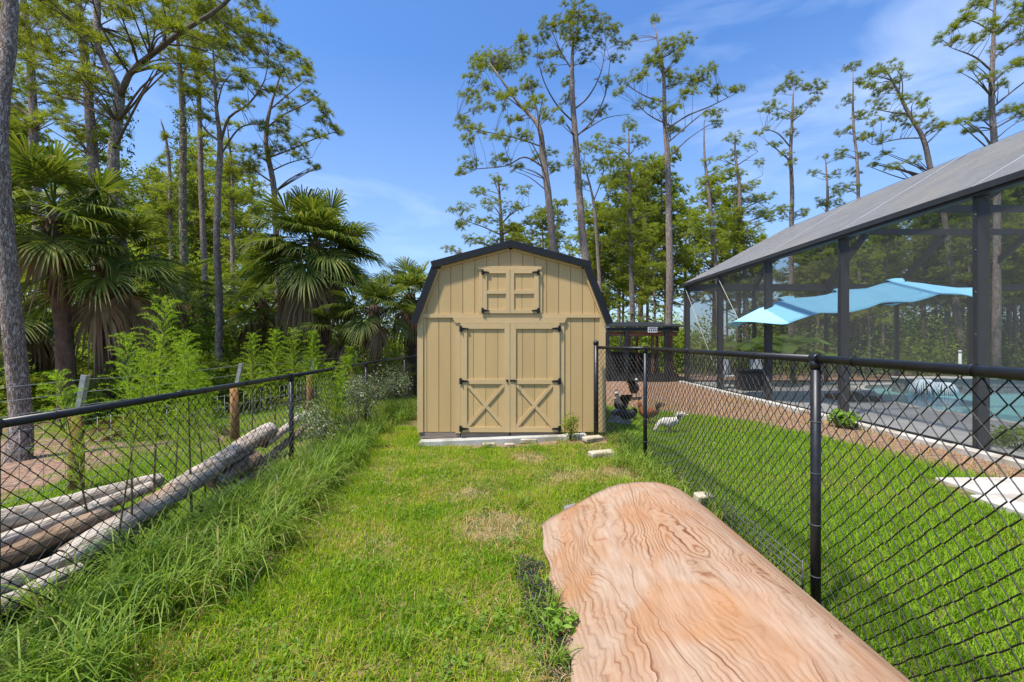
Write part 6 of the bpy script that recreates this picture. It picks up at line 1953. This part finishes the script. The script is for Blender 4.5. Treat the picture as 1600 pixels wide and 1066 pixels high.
fennel('arching feathery weed just past the first wooden post', 178, 0, 545, -2.78, 0, -.1)
fennel('feathery weed rising behind the bleached log, near the second post', 322, 0, 560, -3.1, 1, .07)
fennel('short feathery weed at the raised log end', 350, 0, 585, -3.35, 2, .05)
fennel('lone small feathery weed behind the second wooden post', 394, 0, 520, -4.0, 1)
fennel('pointed feathery weed, first of the pair past the second wooden post', 430, 0, 514, -3.7, 1)
fennel('pointed feathery weed, second of the pair past the second wooden post', 458, 0, 512, -3.6, 1)
fennel('slender feathery weed in front of the largest palm trunk', 494, 0, 518, -3.6, 2)
fennel('dense feathery weed growing through the fence before the shed', 520, 0, 555, -2.52, 2)
fennel('dense feathery weed beside the one growing through the fence', 508, 0, 565, -2.72, 2)
fennel('feathery weed past the middle fence post, before the short palm', 560, 0, 540, -3.1, 2)
fennel('bright feathery weed closest to the shed wall', 625, 0, 520, -3.0, 1)
fennel('bright feathery weed second from the shed wall', 606, 0, 532, -3.3, 1)

# ------------------------------------------------------------------ grass
def blades(x, y, ln, w, lean, rg, name, mat, segs=2, droop=0.0):
    n = len(x)
    an = rg.random(n) * 6.28
    dx, dy = np.cos(an), np.sin(an)
    sx_, sy_ = -dy, dx
    tw = rg.normal(0, .5, n)
    sx_, sy_ = np.cos(an + 1.57 + tw), np.sin(an + 1.57 + tw)
    z0 = gh(x, y) - 0.004
    ts = np.linspace(0, 1, segs + 1)
    rows = []
    for k, t in enumerate(ts):
        hz = ln * (t * np.sqrt(np.clip(1 - (lean * t) ** 2, .05, 1)) - droop * lean * t ** 3)
        off = ln * lean * t ** 1.6
        cx, cy, cz = x + dx * off, y + dy * off, z0 + hz
        if k < segs:
            ww = w * (1 - .35 * t) * .5
            rows.append(np.stack([cx - sx_ * ww, cy - sy_ * ww, cz], 1))
            rows.append(np.stack([cx + sx_ * ww, cy + sy_ * ww, cz], 1))
        else:
            rows.append(np.stack([cx, cy, cz], 1))
    V = np.stack(rows, 1)
    m = V.shape[1]
    tri = []
    for k in range(segs - 1):
        tri += [[2 * k, 2 * k + 1, 2 * k + 3], [2 * k, 2 * k + 3, 2 * k + 2]]
    tri += [[2 * segs - 2, 2 * segs - 1, 2 * segs]]
    T = (np.arange(n)[:, None, None] * m + np.array(tri)[None]).reshape(-1, 3)
    return link(name, tri_mesh(name, V.reshape(-1, 3), T), M[mat])

def patchy(x, y):
    return 0.5 + 0.25 * np.sin(1.9 * x + 1.3 * np.sin(1.1 * y)) * np.cos(1.6 * y + .7 * x) + 0.25 * np.sin(4.3 * x - 2.1 * y + 1) * np.sin(3.7 * y + 2.2 * x)
def blocked(x, y):
    b = (x > WL - .02) & (x < WR) & (y > SY - 0.14)
    b |= (x > 0.30) & (x < 1.70) & (y > 1.3) & (y < 3.78)
    b |= (x > 4.62) & (x < 6.32) & (y > 3.4) & (y < 5.18)
    b |= (x > 6.36)
    b |= (np.abs(x - 1.21) < .2) & (np.abs(y - 6.9) < .13) | (np.abs(x - 1.24) < .22) & (np.abs(y - 6.32) < .13)
    return b
rg = np.random.default_rng(5)
def scatter(x0, x1, y0, y1, dens, keep):
    n = int((x1 - x0) * (y1 - y0) * dens)
    x, y = rg.uniform(x0, x1, n), rg.uniform(y0, y1, n)
    k = keep(x, y) & ~blocked(x, y)
    return x[k], y[k]
def lawnk(x, y):
    d = patchy(x, y)
    bare = sstep(.16, .34, d)
    return (rg.random(len(x)) < bare * (1 - mulch(x, y) * .95))
X1, Y1 = [], []
for (a, b, c, d, dn) in ((-2.5, 1.8, 1.5, 3.2, 8500), (-2.5, 1.8, 3.2, 5, 6500), (-2.6, 1.8, 5, 8.6, 4600)):
    x, y = scatter(a, b, c, d, dn, lawnk); X1.append(x); Y1.append(y)
x, y = np.concatenate(X1), np.concatenate(Y1)
ln = (0.026 + 0.055 * rg.random(len(x)) ** 1.8) * (0.55 + 1.0 * patchy(x * 1.7, y * 1.7))
o = blades(x, y, ln, 0.0042 + .0035 * rg.random(len(x)), .25 + .7 * rg.random(len(x)), rg, 'lawn_grass', 'grass')
setp(o, 'short yellow green grass between the two fences', 'grass', kind='stuff')
X1, Y1 = [], []
for (a, b, c, d, dn) in ((1.8, 4.5, 1.2, 4.5, 6000), (1.8, 6.4, 4.5, 8, 4200), (4.5, 6.4, 2.5, 4.5, 4500), (1.5, 6.4, 8, 12.5, 2400)):
    x, y = scatter(a, b, c, d, dn, lambda x, y: rg.random(len(x)) < (1 - mulch(x, y) * .97)); X1.append(x); Y1.append(y)
x, y = np.concatenate(X1), np.concatenate(Y1)
ln = (0.04 + 0.06 * rg.random(len(x)) ** 1.4)
o = blades(x, y, ln, 0.0055 + .004 * rg.random(len(x)), .25 + .7 * rg.random(len(x)), rg, 'side_lawn_grass', 'grass_r')
setp(o, 'bright green grass beyond the taller fence beside the pool cage', 'grass', kind='stuff')
X1, Y1 = [], []
for (a, b, c, d, dn) in ((-5.0, -2.5, 2, 6, 3200), (-6.5, -2.6, 6, 15, 1300)):
    x, y = scatter(a, b, c, d, dn, lambda x, y: rg.random(len(x)) < (1 - mulch(x, y) * .97)); X1.append(x); Y1.append(y)
x, y = np.concatenate(X1), np.concatenate(Y1)
ln = (0.04 + 0.06 * rg.random(len(x)) ** 1.4)
o = blades(x, y, ln, 0.006 + .004 * rg.random(len(x)), .25 + .7 * rg.random(len(x)), rg, 'far_lawn_grass', 'grass_r')
setp(o, 'green grass strip between the log pile and the woods', 'grass', kind='stuff')

# tall grass along the fences
def clumps(cs, per, name, label, h0, h1, w, lean=(.35, .95)):
    X, Y_, Ln = [], [], []
    for (cx, cy, r, k) in cs:
        n = int(per * k)
        q = rg.normal(0, r * .5, (n, 2))
        X.append(cx + q[:, 0]); Y_.append(cy + q[:, 1])
        Ln.append(rg.uniform(h0, h1, n) * (0.7 + .3 * k))
    x, y, ln = np.concatenate(X), np.concatenate(Y_), np.concatenate(Ln)
    k = ~blocked(x, y)
    x, y, ln = x[k], y[k], ln[k]
    k = ~((x > 1.0) & (x < 1.46) & (y > 6.1) & (y < 7.0))
    x, y, ln = x[k], y[k], ln[k]
    o = blades(x, y, ln, w * (.7 + .6 * rg.random(len(x))), rg.uniform(*lean, len(x)), rg, name, 'tall_grass', 5, droop=.42)
    return setp(o, label, 'grass', kind='stuff')
cs = []
for k in range(78):
    y = 1.6 + 4.9 * rnd.random()
    wd = np.interp(y, [1.6, 3, 5.5, 6.5], [.75, .72, .45, .35])
    cs.append((-2.5 + wd * rnd.random() ** 1.1, y, .15, rnd.uniform(.55, 1.1)))
for k in range(42):
    cs.append((-2.62 + .45 * rnd.random(), 6.2 + 4.5 * rnd.random(), .16, rnd.uniform(.4, .75)))
clumps(cs, 105, 'tall_fence_grass', 'long arching grass along the foot of the lower fence', .26, .62, .0075)
cs = []
for k in range(30):
    y = 4.3 + 2.5 * rnd.random()
    cs.append((1.72 - .42 * rnd.random() ** 1.6, y, .12, rnd.uniform(.4, .8)))
for k in range(10): cs.append((1.84, 2.0 + 4 * rnd.random(), .1, .5))
for k in range(6): cs.append((1.25 + .3 * rnd.random(), 6.6 + .4 * rnd.random(), .1, .5))
clumps(cs, 75, 'fence_side_grass', 'tufts of long grass at the foot of the taller fence', .16, .42, .007)
cs = [(0.11, 4.35, .06, .9), (-0.55, 2.35, .09, .6), (-0.9, 3.2, .08, .45), (-.35, 4.9, .08, .5), (0.16, 2.5, .09, .8), (0.14, 2.9, .09, .8), (0.2, 2.2, .08, .7), (0.05, 3.15, .06, .5), (0.24, 2.7, .05, .6), (0.10, 2.65, .08, .6), (-1.55, 2.2, .1, .7), (-1.4, 6.9, .1, .5), (-.4, 6.85, .1, .4), (.3, 6.75, .12, .5), (.75, 6.9, .1, .5), (1.1, 6.75, .1, .6), (.55, 5.5, .1, .4)]
clumps(cs, 70, 'grass_tufts', 'scattered darker grass tufts standing in the short lawn', .1, .24, .006)
# small broad leaved weeds in the lawn
cx_, cy_ = [], []
for k in range(70):
    a_, b_ = rnd.uniform(-1.9, 1.6), rnd.uniform(1.9, 6.9)
    m_ = rnd.randrange(14, 60)
    cx_.append(a_ + rg.normal(0, .07, m_)); cy_.append(b_ + rg.normal(0, .07, m_))
x, y = np.concatenate(cx_), np.concatenate(cy_)
k = ~blocked(x, y)
x, y = x[k], y[k]
V, T = leaves(np.stack([x, y, gh(x, y) + .02 + .03 * rg.random(len(x))], 1), np.tile([0, 0, 1.0], (len(x), 1)), .026, 77, flat=.8, jit=.35)
setp(link('lawn_weeds', tri_mesh('lawn_weeds', V, T), M['weed']), 'tiny broad leaved weeds in patches of the lawn', 'weeds', kind='stuff')
# fallen pine needles on lawn and sheet edge
n = 4600
x, y = rg.uniform(-2.0, 1.7, n), 1.7 + 5.2 * rg.random(n) ** 1.2
keep = (patchy(x, y) + .25 * rg.random(n) < .62) & ~blocked(x, y)
x, y = x[keep], y[keep]
o = blades(x, y, .09 + .1 * rg.random(len(x)), np.full(len(x), .0032), .93 + .06 * rg.random(len(x)), rg, 'fallen_needles', 'straw')
setp(o, 'orange brown pine needles fallen in the lawn', 'pine needles', kind='stuff')
n = 26000
x, y = rg.uniform(-2.0, 1.7, n), 1.7 + 5.3 * rg.random(n) ** 1.1
dryness = sstep(.52, .22, patchy(x, y)) if False else 1 - sstep(.16, .46, patchy(x, y))
keep = (rg.random(n) < dryness * .8 + .04) & ~blocked(x, y)
x, y = x[keep], y[keep]
o = blades(x, y, .04 + .06 * rg.random(len(x)), .003 + .002 * rg.random(len(x)), .8 + .18 * rg.random(len(x)), rg, 'dry_thatch', 'thatch', 3, droop=.25)
setp(o, 'dry tan thatch lying in worn patches of the lawn', 'dry grass', kind='stuff')
n = 5200
x, y = rg.uniform(1.6, 6.4, n), rg.uniform(4, 16, n)
keep = (mulch(x, y) > .45) & ~blocked(x, y)
x, y = x[keep], y[keep]
o = blades(x, y, .1 + .12 * rg.random(len(x)), np.full(len(x), .007), .95 + .04 * rg.random(len(x)), rg, 'pine_mulch', 'straw')
setp(o, 'red brown pine straw along the white kerb of the cage', 'pine straw', kind='stuff')
